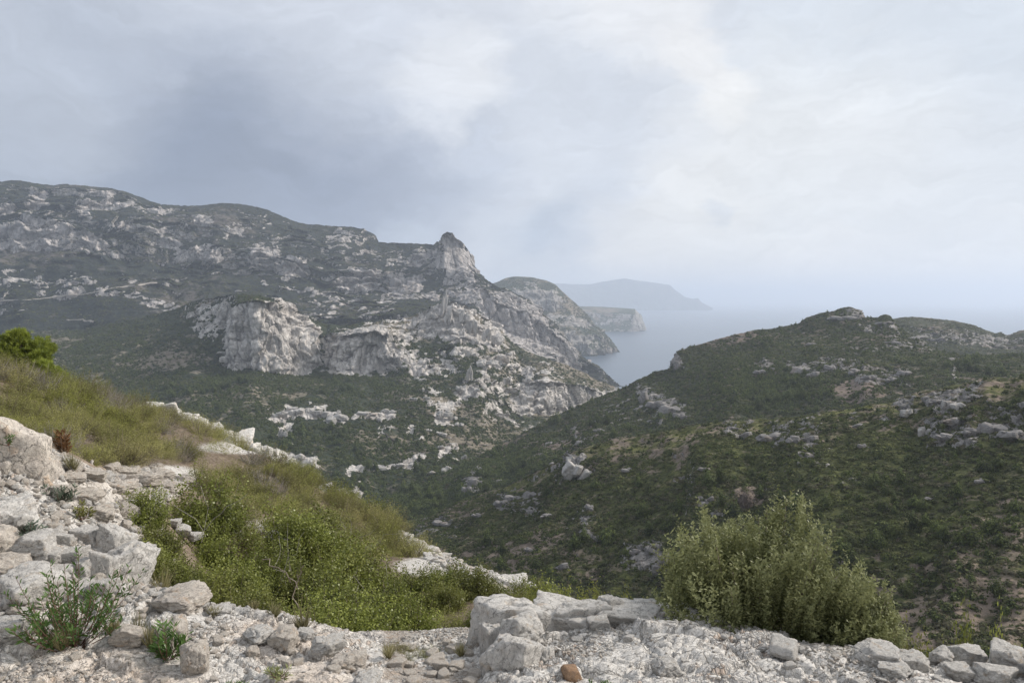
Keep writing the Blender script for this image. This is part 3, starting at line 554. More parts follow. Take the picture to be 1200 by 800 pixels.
C(480, 633, 15); C(520, 650, 13.6); C(560, 668, 12.4); C(610, 692, 11); C(575, 720, 8.6); C(520, 680, 10.6); C(640, 735, 8.0); C(700, 735, 6.6)
ctl = np.array(ctl)
K = ctl[:, :2] * 1.0
def tps(r2): return r2 * np.log(r2 + 1e-9) * .5
def feat(xy): return np.stack([np.ones(len(xy)), xy[:, 0], xy[:, 1]], 1)
r2 = ((K[:, None] - K[None]) ** 2).sum(-1); nK = len(K)
A = np.zeros((nK + 3, nK + 3)); A[:nK, :nK] = tps(r2) + np.eye(nK) * .02; A[:nK, nK:] = feat(K); A[nK:, :nK] = feat(K).T
sol = np.linalg.solve(A, np.concatenate([ctl[:, 2], np.zeros(3)]))
def g0(x, y):
    xy = np.stack([np.ravel(x), np.ravel(y)], 1); out = np.empty(len(xy))
    for i in range(0, len(xy), 40000):
        q = xy[i:i + 40000]; r = ((q[:, None] - K[None]) ** 2).sum(-1)
        out[i:i + 40000] = tps(r) @ sol[:nK] + feat(q) @ sol[nK:]
    return out.reshape(np.shape(x))
def ell(u, v, cu, cv, ru, rv, p=1.): return np.exp(-((((u - cu) / ru) ** 2 + ((v - cv) / rv) ** 2) ** p))
def masks(x, y, z):
    """rockiness and gravel of the near ground, from where it lies"""
    u, v, d = proj(np.stack([x, y, z], -1))
    near = ss(y, 6.0, 4.6) * ss(y, -20, -19)
    rock = np.zeros(np.shape(x)); grav = np.zeros(np.shape(x))
    slab = ss(u, 545, 575) * ss(y, 5.2, 4.7) * (y > 0)
    rock = np.maximum(rock, slab)
    bank = ss(u, 222, 190) * ss(y, 6.4, 5.6) * ss(y, 3.3, 3.7)
    rock = np.maximum(rock, bank)
    ledge = ss(u, 470, 430) * ss(y, 4.9, 4.5) * (y > 0)
    rock = np.maximum(rock, ledge * .75)
    behind = ss(y, 3.6, 3.2); rock = np.maximum(rock, behind * .6)
    for (cu, cv, ru, rv, k) in [(150, 575, 60, 26, .9), (195, 560, 50, 16, .8), (285, 524, 60, 9, .7), (540, 664, 80, 16, .9), (300, 620, 50, 16, .5), (520, 760, 50, 26, .8)]:
        rock = np.maximum(rock, k * ell(u, v, cu, cv, ru, rv, 1.5) * ss(y, 2, 3))
    pathm = ss(np.abs(v - (633 + (u - 480) * .46)), 15, 8) * ss(u, 460, 475) * ss(u, 640, 620) * ss(y, 8.5, 10) * ss(y, 19, 16)
    rock = np.maximum(rock, pathm)
    grav = np.maximum(near, pathm)
    return rock, grav
def gh(x, y, full=True):
    x = np.asarray(x, float); y = np.asarray(y, float)
    z = g0(x, y)
    if not full: return z
    p = np.stack([x, y, z], -1)
    rock, grav = masks(x, y, z)
    d = np.hypot(x, y)
    z = z + .05 * fbm(p * .8, 3) * np.clip(d / 5, .3, 8) + .015 * fbm(p * 4 + 3, 4)
    sel = (rock > .05) & (d < 22)
    if sel.any():
        ps = p[sel]; wq = ps + .12 * np.stack([pn(ps * 2.3), pn(ps * 2.3 + 9), pn(ps * 2.3 + 19)], -1)
        wq = wq @ np.array([[.86, .5, 0], [-.5, .86, 0], [0, 0, 1]])
        f1, f2, cv, of = worley(wq * np.array([2.3, 3.9, 1.2]), 3)
        pl = .022 * cv[:, 2] + .045 * (of[:, :2] * cv[:, :2]).sum(-1)
        crack = -.03 * ss(f2 - f1, .06, 0)
        f1b, f2b, cb, ofb = worley(wq * np.array([8, 11, 4.]), 11)
        sm = .007 * cb[:, 2] + .012 * (ofb[:, :2] * cb[:, :2]).sum(-1) - .008 * ss(f2b - f1b, .1, 0)
        lp = ps @ np.array([[.8, .6, 0], [-.6, .8, 0], [0, 0, 1.]])
        gr = np.abs(fbm(lp * np.array([.9, 3.2, 1]) + 21, 3, .5)); gr2 = np.abs(fbm(lp * np.array([4.5, 1.1, 1]) + 51, 3, .5))
        crack = crack - .035 * ss(gr, .035, 0) - .02 * ss(gr2, .03, 0) + .02 * fbm(lp * np.array([1, 3.2, 1]), 3)
        z[sel] += rock[sel] * (pl + crack + sm + .01 * fbm(ps * 18, 3, .6, ridge=True))
    return z
rr = np.concatenate([np.linspace(.02, 2.2, 12)[:-1], np.exp(np.arange(np.log(2.2), np.log(9), .0048)), np.exp(np.arange(np.log(9.05), np.log(26), .011)), np.exp(np.linspace(np.log(26.5), np.log(170), 40))])
th = np.concatenate([np.linspace(-R(180), -R(46), 40)[:-1], np.linspace(-R(46), R(46), 640), np.linspace(R(46), R(180), 40)[1:]])
RR, TT = np.meshgrid(rr, th, indexing='ij')
GX, GY = RR * np.sin(TT), RR * np.cos(TT)
GZ = gh(GX, GY)
grk, ggv = masks(GX, GY, GZ)
m, n = mat('rocky_ground')
g = n.new('ShaderNodeTexCoord').outputs['Object']
ar = n.new('ShaderNodeAttribute', attribute_name='rock').outputs['Fac']
ag = n.new('ShaderNodeAttribute', attribute_name='gravel').outputs['Fac']
aw = n.new('ShaderNodeAttribute', attribute_name='warm').outputs['Fac']
f1 = n.noise(g, 2.5, 6, .65); f2 = n.noise(g, 17, 5, .7); f3 = n.noise(g, 80, 4, .7)
pv = n.new('ShaderNodeTexVoronoi', feature='F1'); n.put(pv.inputs['Vector'], g); pv.inputs['Scale'].default_value = 42
pe = n.voro(g, 42, 'DISTANCE_TO_EDGE'); pv2 = n.voro(g, 100, 'DISTANCE_TO_EDGE')
rockc = n.mix(n.ramp(f1, .35, .65), (.75, .72, .675), (.61, .585, .55))
gd = n.vmath('ADD', n.mapping(g, scale=(1, 1.9, 1), rot=(0, 0, R(35))), n.vmath('SCALE', n.vmath('SUBTRACT', n.noise(g, 6, 5, .6, out='Color'), (.5, .5, .5)), .22))
gc1 = n.ramp(n.voro(gd, 4.5, 'DISTANCE_TO_EDGE'), 0, .035); gc2 = n.ramp(n.voro(gd, 13, 'DISTANCE_TO_EDGE'), 0, .05); gc3 = n.ramp(n.voro(gd, 34, 'DISTANCE_TO_EDGE'), 0, .07)
rockc = n.mix(n.math('MULTIPLY', n.math('SUBTRACT', 1, gc1), .55), rockc, (.07, .06, .05))
rockc = n.mix(n.math('MULTIPLY', n.math('SUBTRACT', 1, gc2), .3), rockc, (.14, .12, .10))
rockc = n.mix(n.math('MULTIPLY', n.math('SUBTRACT', 1, gc3), .14), rockc, (.2, .18, .15))
rockc = n.mix(n.ramp(f2, .53, .68, 0, .55), rockc, (.25, .24, .23))
rockc = n.mix(n.ramp(f3, .52, .68, 0, .4), rockc, (.2, .19, .18))
sepc = n.new('ShaderNodeSeparateColor'); n.l.new(pv.outputs['Color'], sepc.inputs[0])
grc = n.mix(sepc.outputs[0], (.46, .44, .42), (.76, .73, .69))
grc = n.mix(n.ramp(sepc.outputs[1], .7, .9, 0, .6), grc, (.46, .33, .24))
grc = n.mix(n.ramp(pe, .0, .12, .75, 0), grc, (.10, .085, .07))
soil = n.mix(n.ramp(f2, .35, .65), (.15, .115, .085), (.27, .22, .17))
gk = n.ramp(n.math('ADD', f1, n.math('MULTIPLY', n.math('SUBTRACT', f2, .5), .5)), .40, .52)
col = n.mix(gk, grc, rockc)
col = n.mix(n.ramp(n.math('ADD', ar, n.math('MULTIPLY', n.math('SUBTRACT', f2, .5), .6)), .25, .5, 1, 0), col, n.mix(n.math('MULTIPLY', ag, .5), soil, grc))
col = n.mix(n.math('MULTIPLY', aw, .55), col, (.60, .48, .38))
hh = n.math('ADD', n.math('ADD', n.math('ADD', n.math('MULTIPLY', gc1, .6), n.math('ADD', n.math('MULTIPLY', gc2, .35), n.math('MULTIPLY', gc3, .2))), n.math('ADD', n.math('MULTIPLY', f2, .5), n.math('MULTIPLY', f3, .3))), n.math('MULTIPLY', n.ramp(pe, 0, .25), n.math('MULTIPLY', n.math('SUBTRACT', 1, gk), .7)))
finish(n, col, .95, hh, .7, .02, .1)
gu, gv_, _ = proj(np.stack([GX, GY, GZ], -1))
warm = (ss(gu, 500, 380) * ss(GY, 5, 4.3) * ss(GY, 0, 2) * ss(fbm(np.stack([GX, GY, GZ], -1) * 1.7, 3), -.25, .3)) + .45 * ss(gu, 300, 100) * ss(GY, 5, 6) * ss(GY, 9, 8)
tag(link('ground', mesh_np('ground', np.stack([GX, GY, GZ], -1), grid_quads(len(th), len(rr)), attrs={'rock': grk, 'gravel': ggv, 'warm': warm}, mats=[m])), kind='structure')

def hit(u, v, dmin=2.5, dmax=60):
    """first point of the near ground seen at (u,v)"""
    D = np.exp(np.linspace(np.log(dmin), np.log(dmax), 900)); p = P(u, v, D)
    z = gh(p[:, 0], p[:, 1]); i = np.argmax(p[:, 2] <= z)
    if p[i, 2] > z[i]: return None
    return np.array([p[i, 0], p[i, 1], z[i]])
def hit_layer(name, u, v, tol=2.5):
    Lr = LAYERS[name]; s = Lr['vis']; U = Lr['u'][s]; Vv = Lr['v'][s]; G = Lr['G'][s]
    d = (U - u) ** 2 + (Vv - v) ** 2
    c = G[..., 1] + 1e4 * np.maximum(d - tol ** 2, 0)
    i = np.unravel_index(np.argmin(c), c.shape); return G[i].copy()

# ------------------------------------------------------------------ vegetation builders
FOL = {
 'rosemary': leaf_mat('rosemary_foliage', (.09, .11, .04), (.42, .44, .21), (.3, .3, .18), .3, .5, .15),
 'garrigue': leaf_mat('garrigue_foliage', (.10, .10, .035), (.36, .355, .115), (.36, .29, .18), .3, .6, .3, patch=(2.5, (.31, .325, .08))),
 'greybush': leaf_mat('grey_scrub_foliage', (.10, .09, .07), (.27, .25, .20), (.28, .2, .16), .2, .7, .5),
 'oak': leaf_mat('kermes_oak_foliage', (.045, .056, .014), (.25, .28, .065), (.22, .20, .07), .35, .38, .3),
 'spurge': leaf_mat('green_shoots', (.05, .10, .025), (.14, .24, .06), (.2, .2, .1), .35, .4, .1),
 'pine': leaf_mat('pine_needles', (.07, .10, .016), (.36, .41, .08), (.1, .12, .03), .35, .5, .05),
 'hillpine': leaf_mat('hillside_pine_foliage', (.024, .036, .008), (.13, .165, .038), (.07, .085, .02), .2, .8, .4),
 'hillbush': leaf_mat('hillside_bush_foliage', (.022, .030, .010), (.108, .127, .036), (.14, .12, .08), .15, .9, .7, patch=(45, (.155, .175, .05))),
 'deadbush': leaf_mat('bare_bush_twigs', (.09, .07, .06), (.15, .12, .10), (.1, .08, .07), .1, .9, .2),
 'grass': leaf_mat('dry_grass_blades', (.16, .15, .07), (.38, .34, .19), (.2, .2, .1), .3, .7, .3),
 'glaucous': leaf_mat('blue_green_leaves', (.07, .10, .07), (.20, .25, .19), (.2, .2, .1), .3, .5, .1),
}
BARK = plain_mat('bark', (.14, .11, .085), (.26, .22, .18), 30)
GREYWOOD = plain_mat('weathered_wood', (.26, .235, .21), (.42, .39, .36), 40)
REDSTEM = plain_mat('reddish_stems', (.13, .07, .05), (.2, .12, .09), 60)

def unit(v): return v / (np.linalg.norm(v, axis=-1, keepdims=True) + 1e-9)
def shoots(r, n, rad, h, up=.8, base=.12, minr=.0, lean=(0, 0), bend=.25, shell=.45):
    """n curved shoots from a common foot; returns (n,6,3)"""
    az = r.uniform(0, 2 * np.pi, n); el = np.arcsin(np.clip(r.uniform(minr, 1, n), 0, 1))
    d = np.stack([np.cos(az) * np.cos(el), np.sin(az) * np.cos(el), np.sin(el)], 1)
    lump = 1 + .35 * np.clip(pn(d * 1.7 + r.uniform(0, 90, 3)) * 2, -.8, 1)
    ln = r.uniform(shell, 1, n) ** .6 * lump
    tip = d * np.array([rad, rad, h]) * ln[:, None]; tip[:, :2] += np.array(lean) * tip[:, 2:3]
    foot = np.stack([tip[:, 0] * base + r.normal(0, .04 * rad, n), tip[:, 1] * base + r.normal(0, .04 * rad, n), np.zeros(n)], 1)
    mid = foot + (tip - foot) * .5; mid[:, 2] -= 0; mid[:, :2] += (tip - foot)[:, :2] * bend * (1 - up * .5)
    tip2 = tip + np.array([0, 0, 1]) * (up * .18 * h) * ln[:, None]
    t = np.linspace(0, 1, 6)[None, :, None]
    return (1 - t) ** 2 * foot[:, None] + 2 * t * (1 - t) * mid[:, None] + t * t * tip2[:, None]
def along(S, t):
    k = np.clip(t * 5, 0, 4.999); i = k.astype(int); f = (k - i)[..., None]; a = np.arange(len(S))[:, None]
    p = S[a, i] * (1 - f) + S[a, i + 1] * f; d = unit(S[a, i + 1] - S[a, i]); return p, d
def leaves(r, S, per, ln, wd, t0=.35, spread=.9, kind='needle', tipbright=.6, clump=.0, sprd=0.0):
    n = len(S); t = t0 + (1 - t0) * r.uniform(0, 1, (n, per)) ** .8
    p, d = along(S, t)
    if sprd: p = p + r.normal(0, sprd, p.shape)
    rd = unit(np.cross(d, r.normal(size=d.shape)))
    ld = unit(d * (1 - spread) + rd * spread + np.array([0, 0, .15]))
    L_ = ln * r.uniform(.6, 1.15, (n, per))[..., None]
    sd = unit(np.cross(ld, r.normal(size=ld.shape))) * (wd * .5)
    tone = np.clip(r.uniform(0, .35, (n, 1)) + tipbright * ((t - t0) / (1 - t0)) ** 1.5 + r.normal(0, .13, t.shape), 0, 1)
    if kind == 'needle':
        V = np.stack([p - sd, p + sd, p + ld * L_], 2).reshape(-1, 3); F = np.arange(len(V)).reshape(-1, 3)
        return V, None, F, np.repeat(tone.ravel(), 3)
    V = np.stack([p, p + ld * L_ * .5 + sd, p + ld * L_, p + ld * L_ * .5 - sd], 2).reshape(-1, 3)
    return V, np.arange(len(V)).reshape(-1, 4), None, np.repeat(tone.ravel(), 4)
def tubes(lines, r0, r1, sides=3):
    """lines (n,k,3) -> thin tapered tubes"""
    n, k = lines.shape[:2]; d = unit(np.gradient(lines, axis=1)); a = unit(np.cross(d, np.array([.3, .2, 1.]))); b = np.cross(d, a)
    rad = (np.broadcast_to(np.asarray(r0, float).reshape(-1, 1), (n, 1)) * (1 - np.linspace(0, 1, k)) + r1 * np.linspace(0, 1, k))[..., None]
    V = np.stack([lines + rad * (a * math.cos(t) + b * math.sin(t)) for t in np.arange(sides) * 2 * math.pi / sides], 2)
    idx = np.arange(n * k * sides).reshape(n, k, sides); j = np.roll(idx, -1, 2)
    Q = np.stack([idx[:, :-1], j[:, :-1], j[:, 1:], idx[:, 1:]], -1).reshape(-1, 4)
    return V.reshape(-1, 3), Q
def fol_mesh(name, parts, m):
    V = []; Q = []; T = []; tn = []; o = 0
    for v, q, t, tone in parts:
        V.append(v); tn.append(tone)
        if q is not None: Q.append(q + o)
        if t is not None: T.append(t + o)
        o += len(v)
    return mesh_np(name, np.concatenate(V), np.concatenate(Q) if Q else None, np.concatenate(T) if T else None, attrs={'tone': np.concatenate(tn)}, mats=[m], smooth=False)

def shrub_meshes(kind, seed, rad=.5, h=.6, n=200, per=40, **kw):
    r = np.random.default_rng(seed)
    if kind == 'rosemary':
        S0 = shoots(r, n // 7, rad, h, up=.85, shell=.6, **kw); S = np.repeat(S0, 7, 0)
        tt = np.linspace(0, 1, 6)[None, :, None]; S = S + r.normal(0, .022, (len(S), 1, 3)) * tt * np.array([1, 1, 1.6]); n = len(S); f = leaves(r, S, per, .022, .0085, t0=.5, spread=.74, kind='leaf', tipbright=.6, sprd=.005); m = 'rosemary'
    elif kind == 'garrigue':
        S = shoots(r, n, rad, h, up=.55, shell=.55); f = leaves(r, S, per, .024, .0085, t0=.42, spread=.7, tipbright=.6, sprd=.022); m = 'garrigue'
    elif kind == 'greybush':
        S = shoots(r, n, rad, h, up=.6, shell=.5); f = leaves(r, S, per, .03, .005, t0=.4, spread=.7, tipbright=.6, sprd=.015); m = 'greybush'
    elif kind == 'oak':
        S = shoots(r, n, rad, h, up=.6, shell=.55); f = leaves(r, S, per, .034, .023, t0=.42, spread=.8, kind='leaf', tipbright=.65, sprd=.03); m = 'oak'
    elif kind == 'glaucous':
        S = shoots(r, n, rad, h, up=.8, shell=.6); f = leaves(r, S, per, .05, .008, t0=.3, spread=.6, kind='leaf'); m = 'glaucous'
    fm = fol_mesh(kind + '_foliage', [f], FOL[m])
    k = S[:: max(1, n // 60)]
    v, q = tubes(k, .006 + .004 * rad, .0012)
    sm = mesh_np(kind + '_stems', v, q, mats=[GREYWOOD if kind in ('greybush',) else BARK])
    return fm, sm
def put_shrub(name, meshes, loc, rz, sc, label, cat, group=None, tilt=(0, 0)):
    e = bpy.data.objects.new(name, None); COL.objects.link(e); e.empty_display_size = .1
    e.location = loc; e.rotation_euler = (tilt[0], tilt[1], rz); e.scale = sc
    link('foliage', meshes[0], e); link('stems', meshes[1], e)
    return tag(e, label, cat, group)

# ------------------------------------------------------------------ scattered ground cover (geometry nodes on a point cloud)
PROTO = bpy.data.collections.new('ground_cover_sources')
def scatter(name, pts, rots, scls, variants, idx):
    me = bpy.data.meshes.new(name); me.vertices.add(len(pts)); me.vertices.foreach_set('co', np.ascontiguousarray(pts, np.float32).ravel())
    for k, a, ty in (('rot', rots, 'FLOAT_VECTOR'), ('scl', scls, 'FLOAT_VECTOR')):
        at = me.attributes.new(k, ty, 'POINT'); at.data.foreach_set('vector', np.ascontiguousarray(a, np.float32).ravel())
    at = me.attributes.new('idx', 'INT', 'POINT'); at.data.foreach_set('value', np.ascontiguousarray(idx, np.int32))
    o = link(name, me)
    sub = bpy.data.collections.new(name + '_sources')
    for k, vm in enumerate(variants):
        so_ = bpy.data.objects.new('%s_source' % name, vm); sub.objects.link(so_)
    gt = bpy.data.node_groups.new(name, 'GeometryNodeTree')
    gt.interface.new_socket('Geometry', in_out='INPUT', socket_type='NodeSocketGeometry')
    gt.interface.new_socket('Geometry', in_out='OUTPUT', socket_type='NodeSocketGeometry')
    nn = gt.nodes; ll = gt.links
    gi = nn.new('NodeGroupInput'); go = nn.new('NodeGroupOutput')
    ci = nn.new('GeometryNodeCollectionInfo'); ci.inputs[0].default_value = sub; ci.inputs['Separate Children'].default_value = True; ci.inputs['Reset Children'].default_value = True
    ip = nn.new('GeometryNodeInstanceOnPoints'); ip.inputs['Pick Instance'].default_value = True
    def na(k, ty):
        a = nn.new('GeometryNodeInputNamedAttribute'); a.data_type = ty; a.inputs[0].default_value = k; return a.outputs[0]
    er = nn.new('FunctionNodeEulerToRotation')
    ll.new(na('rot', 'FLOAT_VECTOR'), er.inputs[0]); ll.new(er.outputs[0], ip.inputs['Rotation'])
    ll.new(na('scl', 'FLOAT_VECTOR'), ip.inputs['Scale']); ll.new(na('idx', 'INT'), ip.inputs['Instance Index'])
    ll.new(gi.outputs[0], ip.inputs['Points']); ll.new(ci.outputs[0], ip.inputs['Instance']); ll.new(ip.outputs[0], go.inputs[0])
    md = o.modifiers.new('scatter', 'NODES'); md.node_group = gt
    tag(o, kind='stuff'); return o

def clump_mesh(name, seed, n, m, tall=1., size=.22, conic=0., core=True):
    """one small crown: leaf-sprays spread through an uneven volume around a dark core"""
    r = np.random.default_rng(seed)
    d = unit(r.normal(size=(n, 3))); d[:, 2] = np.abs(d[:, 2]) * 1.0 - .15 * r.random(n)
    lump = 1 + .5 * pn(d * 1.9 + r.uniform(0, 90, 3)) * 1.6
    rad = (.55 + .45 * r.random(n) ** .5) * lump
    p = d * rad[:, None]; p[:, 2] = p[:, 2] * tall
    if conic: p[:, :2] *= np.clip(1 - conic * p[:, 2:3] / tall, .15, 1)
    a = unit(np.cross(d, r.normal(size=d.shape))) * size * r.uniform(.6, 1.3, (n, 1)); b = unit(np.cross(unit(d + r.normal(0, .5, d.shape)), a)) * size * r.uniform(.5, 1.1, (n, 1))
    V = np.stack([p - a, p - b * .7, p + a, p + b], 1).reshape(-1, 3)
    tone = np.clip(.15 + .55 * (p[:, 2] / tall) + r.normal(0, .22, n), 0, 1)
    parts = [(V, np.arange(4 * n).reshape(-1, 4), None, np.repeat(tone, 4))]
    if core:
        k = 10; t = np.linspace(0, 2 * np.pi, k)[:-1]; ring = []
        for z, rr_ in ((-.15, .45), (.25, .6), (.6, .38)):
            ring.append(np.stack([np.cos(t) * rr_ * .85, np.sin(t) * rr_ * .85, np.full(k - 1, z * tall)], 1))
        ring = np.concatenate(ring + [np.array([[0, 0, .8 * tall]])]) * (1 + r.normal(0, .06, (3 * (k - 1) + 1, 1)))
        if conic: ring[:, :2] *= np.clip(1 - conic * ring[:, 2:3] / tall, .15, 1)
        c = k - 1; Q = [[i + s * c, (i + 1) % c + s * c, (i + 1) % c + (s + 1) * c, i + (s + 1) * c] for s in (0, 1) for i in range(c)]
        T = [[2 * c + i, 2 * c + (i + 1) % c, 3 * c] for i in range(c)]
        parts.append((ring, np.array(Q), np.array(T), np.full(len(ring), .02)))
    return fol_mesh(name, parts, m)

def scatter_layer(layer, name, count, size, variants, seed, thr=(.30, .55), clear=(), dens_noise=0., zs=(.7, 1.1), win=None):
    Lr = LAYERS[layer]; s = Lr['vis']; G = Lr['G'][s]; rk = Lr['rock'][s]; dr = Lr['dry'][s]
    r = np.random.default_rng(seed)
    e1 = G[:-1, 1:] - G[:-1, :-1]; e2 = G[1:, :-1] - G[:-1, :-1]
    ar = np.linalg.norm(np.cross(e1, e2), axis=-1)
    keep = 1 - ss(rk[:-1, :-1] + 0, thr[0], thr[1]); keep *= .2 + .8 * (1 - ss(dr[:-1, :-1], .55, .8)); keep *= 1 - .8 * ss(Lr['lush'][s][:-1, :-1], .2, .5)  # lush: grass, plus the painted crest light on the near hill
    c = G[:-1, :-1]
    if dens_noise: keep *= ss(fbm(c / dens_noise, 3), -.35, .12)
    w = ar * keep
    if win is not None: w = w * win(Lr['u'][s][:-1, :-1], Lr['v'][s][:-1, :-1])
    w = w / w.sum()
    k = r.choice(w.size, count, p=w.ravel()); i, j = np.unravel_index(k, w.shape); a, b = r.random((2, count, 1))
    p = G[i, j] * (1 - a) * (1 - b) + G[i, j + 1] * a * (1 - b) + G[i + 1, j] * (1 - a) * b + G[i + 1, j + 1] * a * b
    sz = size[0] + (size[1] - size[0]) * r.random(count) ** 2.2
    scl = np.stack([sz, sz, sz * r.uniform(zs[0], zs[1], count)], 1)
    rot = np.stack([r.normal(0, .06, count), r.normal(0, .06, count), r.uniform(0, 6.28, count)], 1)
    return scatter(name, p - np.array([0, 0, .1]) * sz[:, None], rot, scl, variants, r.integers(0, len(variants), count))

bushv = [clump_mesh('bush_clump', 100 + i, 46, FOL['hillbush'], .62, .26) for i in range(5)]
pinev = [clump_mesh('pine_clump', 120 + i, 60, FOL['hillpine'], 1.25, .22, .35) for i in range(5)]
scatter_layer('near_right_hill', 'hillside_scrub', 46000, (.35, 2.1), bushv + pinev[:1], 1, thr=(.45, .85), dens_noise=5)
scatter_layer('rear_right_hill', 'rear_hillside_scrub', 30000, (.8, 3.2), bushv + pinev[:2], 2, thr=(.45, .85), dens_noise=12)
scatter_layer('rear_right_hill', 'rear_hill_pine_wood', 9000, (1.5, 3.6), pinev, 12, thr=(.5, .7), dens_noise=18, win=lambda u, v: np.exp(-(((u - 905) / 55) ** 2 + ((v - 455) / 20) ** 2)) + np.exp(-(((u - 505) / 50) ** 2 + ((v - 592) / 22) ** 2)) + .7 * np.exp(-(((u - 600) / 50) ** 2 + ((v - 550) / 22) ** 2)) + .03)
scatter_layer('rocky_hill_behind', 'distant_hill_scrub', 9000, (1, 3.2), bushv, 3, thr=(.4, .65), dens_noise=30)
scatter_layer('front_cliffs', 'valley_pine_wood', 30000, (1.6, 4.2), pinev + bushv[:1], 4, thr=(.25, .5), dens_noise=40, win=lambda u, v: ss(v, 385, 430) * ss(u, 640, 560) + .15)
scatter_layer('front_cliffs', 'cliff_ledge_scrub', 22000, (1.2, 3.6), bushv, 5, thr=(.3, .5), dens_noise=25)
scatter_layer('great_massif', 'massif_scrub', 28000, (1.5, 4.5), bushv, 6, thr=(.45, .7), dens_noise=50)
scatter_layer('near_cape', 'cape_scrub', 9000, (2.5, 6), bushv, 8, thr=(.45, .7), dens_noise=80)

# ------------------------------------------------------------------ trees one can tell apart on the hills
def hill_tree_meshes(seed, tall, conic, n=420):
    r = np.random.default_rng(seed)
    cr = clump_mesh('crown', seed, n, FOL['hillpine'], tall, .11, conic, core=True)
    v, q = tubes(np.array([[[0, 0, -.25], [.02, .01, .2], [0, .02, .6 * tall]]]), .06, .02, 6)
    return cr, mesh_np('trunk', v, q, mats=[BARK])
HT = [hill_tree_meshes(200 + i, t, c) for i, (t, c) in enumerate([(1.7, .55), (1.4, .3), (1.2, .1), (1.9, .6), (1.0, .1)])]
DT = [clump_mesh('crown', 230 + i, 500, FOL['deadbush'], 1.1, .07, 0, core=True) for i in range(2)]
def hill_tree(name, p, rad, k, label, group=None, meshes=None):
    e = bpy.data.objects.new(name, None); COL.objects.link(e); e.location = p; e.rotation_euler = (0, 0, k * 1.7); e.scale = (rad, rad, rad)
    cr, tr = meshes or HT[k % 5]
    c = link('crown', cr, e, loc=(0, 0, .25)); link('trunk', tr, e)
    return tag(e, label, 'tree', group)
r = np.random.default_rng(31)
def pmet(p): return FPX / p[1]
spec = [(1022, 566, 9, 0, 'bright green conical pine standing alone in mid-slope of the near right hill'),
        (1034, 592, 10, 2, 'round green pine just below the lone conical pine on the near right hill'),
        (880, 553, 6, 1, 'light green small tree upper of a pair above the bare brown bush'),
        (893, 556, 6, 4, 'light green rounded tree right of a pair above the bare brown bush'),
        (930, 590, 11, 1, 'broad green pine right of the bare brown bush on the near hill'),
        (912, 583, 8, 3, 'narrow pine between the bare brown bush and the broad green pine'),
        (967, 588, 10, 1, 'dark rounded pine behind the upper right tip of the big rosemary bush'),
        (1138, 628, 15, 2, 'large dark domed tree low on the right slope above the rim stones'),
        (1170, 632, 11, 4, 'low dark tree just right of the large domed tree on the right slope'),
        (697, 566, 8, 4, 'green round tree right beside the pale crag on the hill spur'),
        (640, 575, 7, 2, 'dark tree below the pale crag on the hill spur'),
        (878, 533, 7, 2, 'dark tree in the hollow under the grey crag band of the near hill'),
        (1165, 690, 11, 1, 'dark pine near the right edge above the rim stones'),
        (1060, 690, 9, 2, 'green bushy tree low on the slope right of the rosemary bush')]
for i, (u, v, wpx, k, lab) in enumerate(spec):
    p = hit_layer('near_right_hill', u, v + wpx * .5); hill_tree('pine_tree', p, wpx / pmet(p), k, lab)
for (u, v, wpx, lab) in [(872, 585, 17, 'bare brown leafless bush like a round dome on the near right hill'), (838, 690, 12, 'small bare brown bush low on the slope left of the rosemary')]:
    p = hit_layer('near_right_hill', u, v + 8)
    hill_tree('bare_bush', p, wpx / pmet(p), 3, lab, meshes=(DT[0], HT[0][1]))['category'] = 'bush'
def grove(layer, boxes, n, sz, label, group, seed):
    rr_ = np.random.default_rng(seed); k = 0
    while k < n:
        u0, v0, u1, v1 = boxes[rr_.integers(len(boxes))]
        u, v = rr_.uniform(u0, u1), rr_.uniform(v0, v1); k += 1
        p = hit_layer(layer, u, v); w = rr_.uniform(*sz) * 1.3
        hill_tree('pine_tree', p, w / pmet(p), int(rr_.integers(5)), label, group)
grove('near_right_hill', [(900, 600, 1050, 680), (1040, 540, 1200, 700), (700, 560, 900, 660), (560, 620, 760, 690), (1000, 560, 1190, 640)], 75, (4, 9),
      'dark green pine among the low scrub of the near right hill', 'pines on the near right hill', 41)
grove('rear_right_hill', [(850, 430, 960, 480), (880, 440, 940, 470), (1080, 420, 1195, 445), (640, 490, 760, 520), (560, 530, 640, 560)], 55, (3, 6),
      'dark green pine in the hollows of the rear right hill', 'pines on the rear right hill', 42)
grove('rear_right_hill', [(450, 590, 545, 620), (470, 575, 560, 605), (500, 570, 580, 595)], 45, (4, 7),
      'dark green pine in the little wood at the valley bottom', 'pines in the valley bottom', 43)
grove('front_cliffs', [(240, 445, 450, 462), (300, 500, 420, 530), (430, 515, 500, 560), (180, 440, 260, 500), (350, 560, 440, 590)], 70, (3, 5),
      'dark green pine on the wooded slope below the white cliffs', 'pines below the white cliffs', 44)

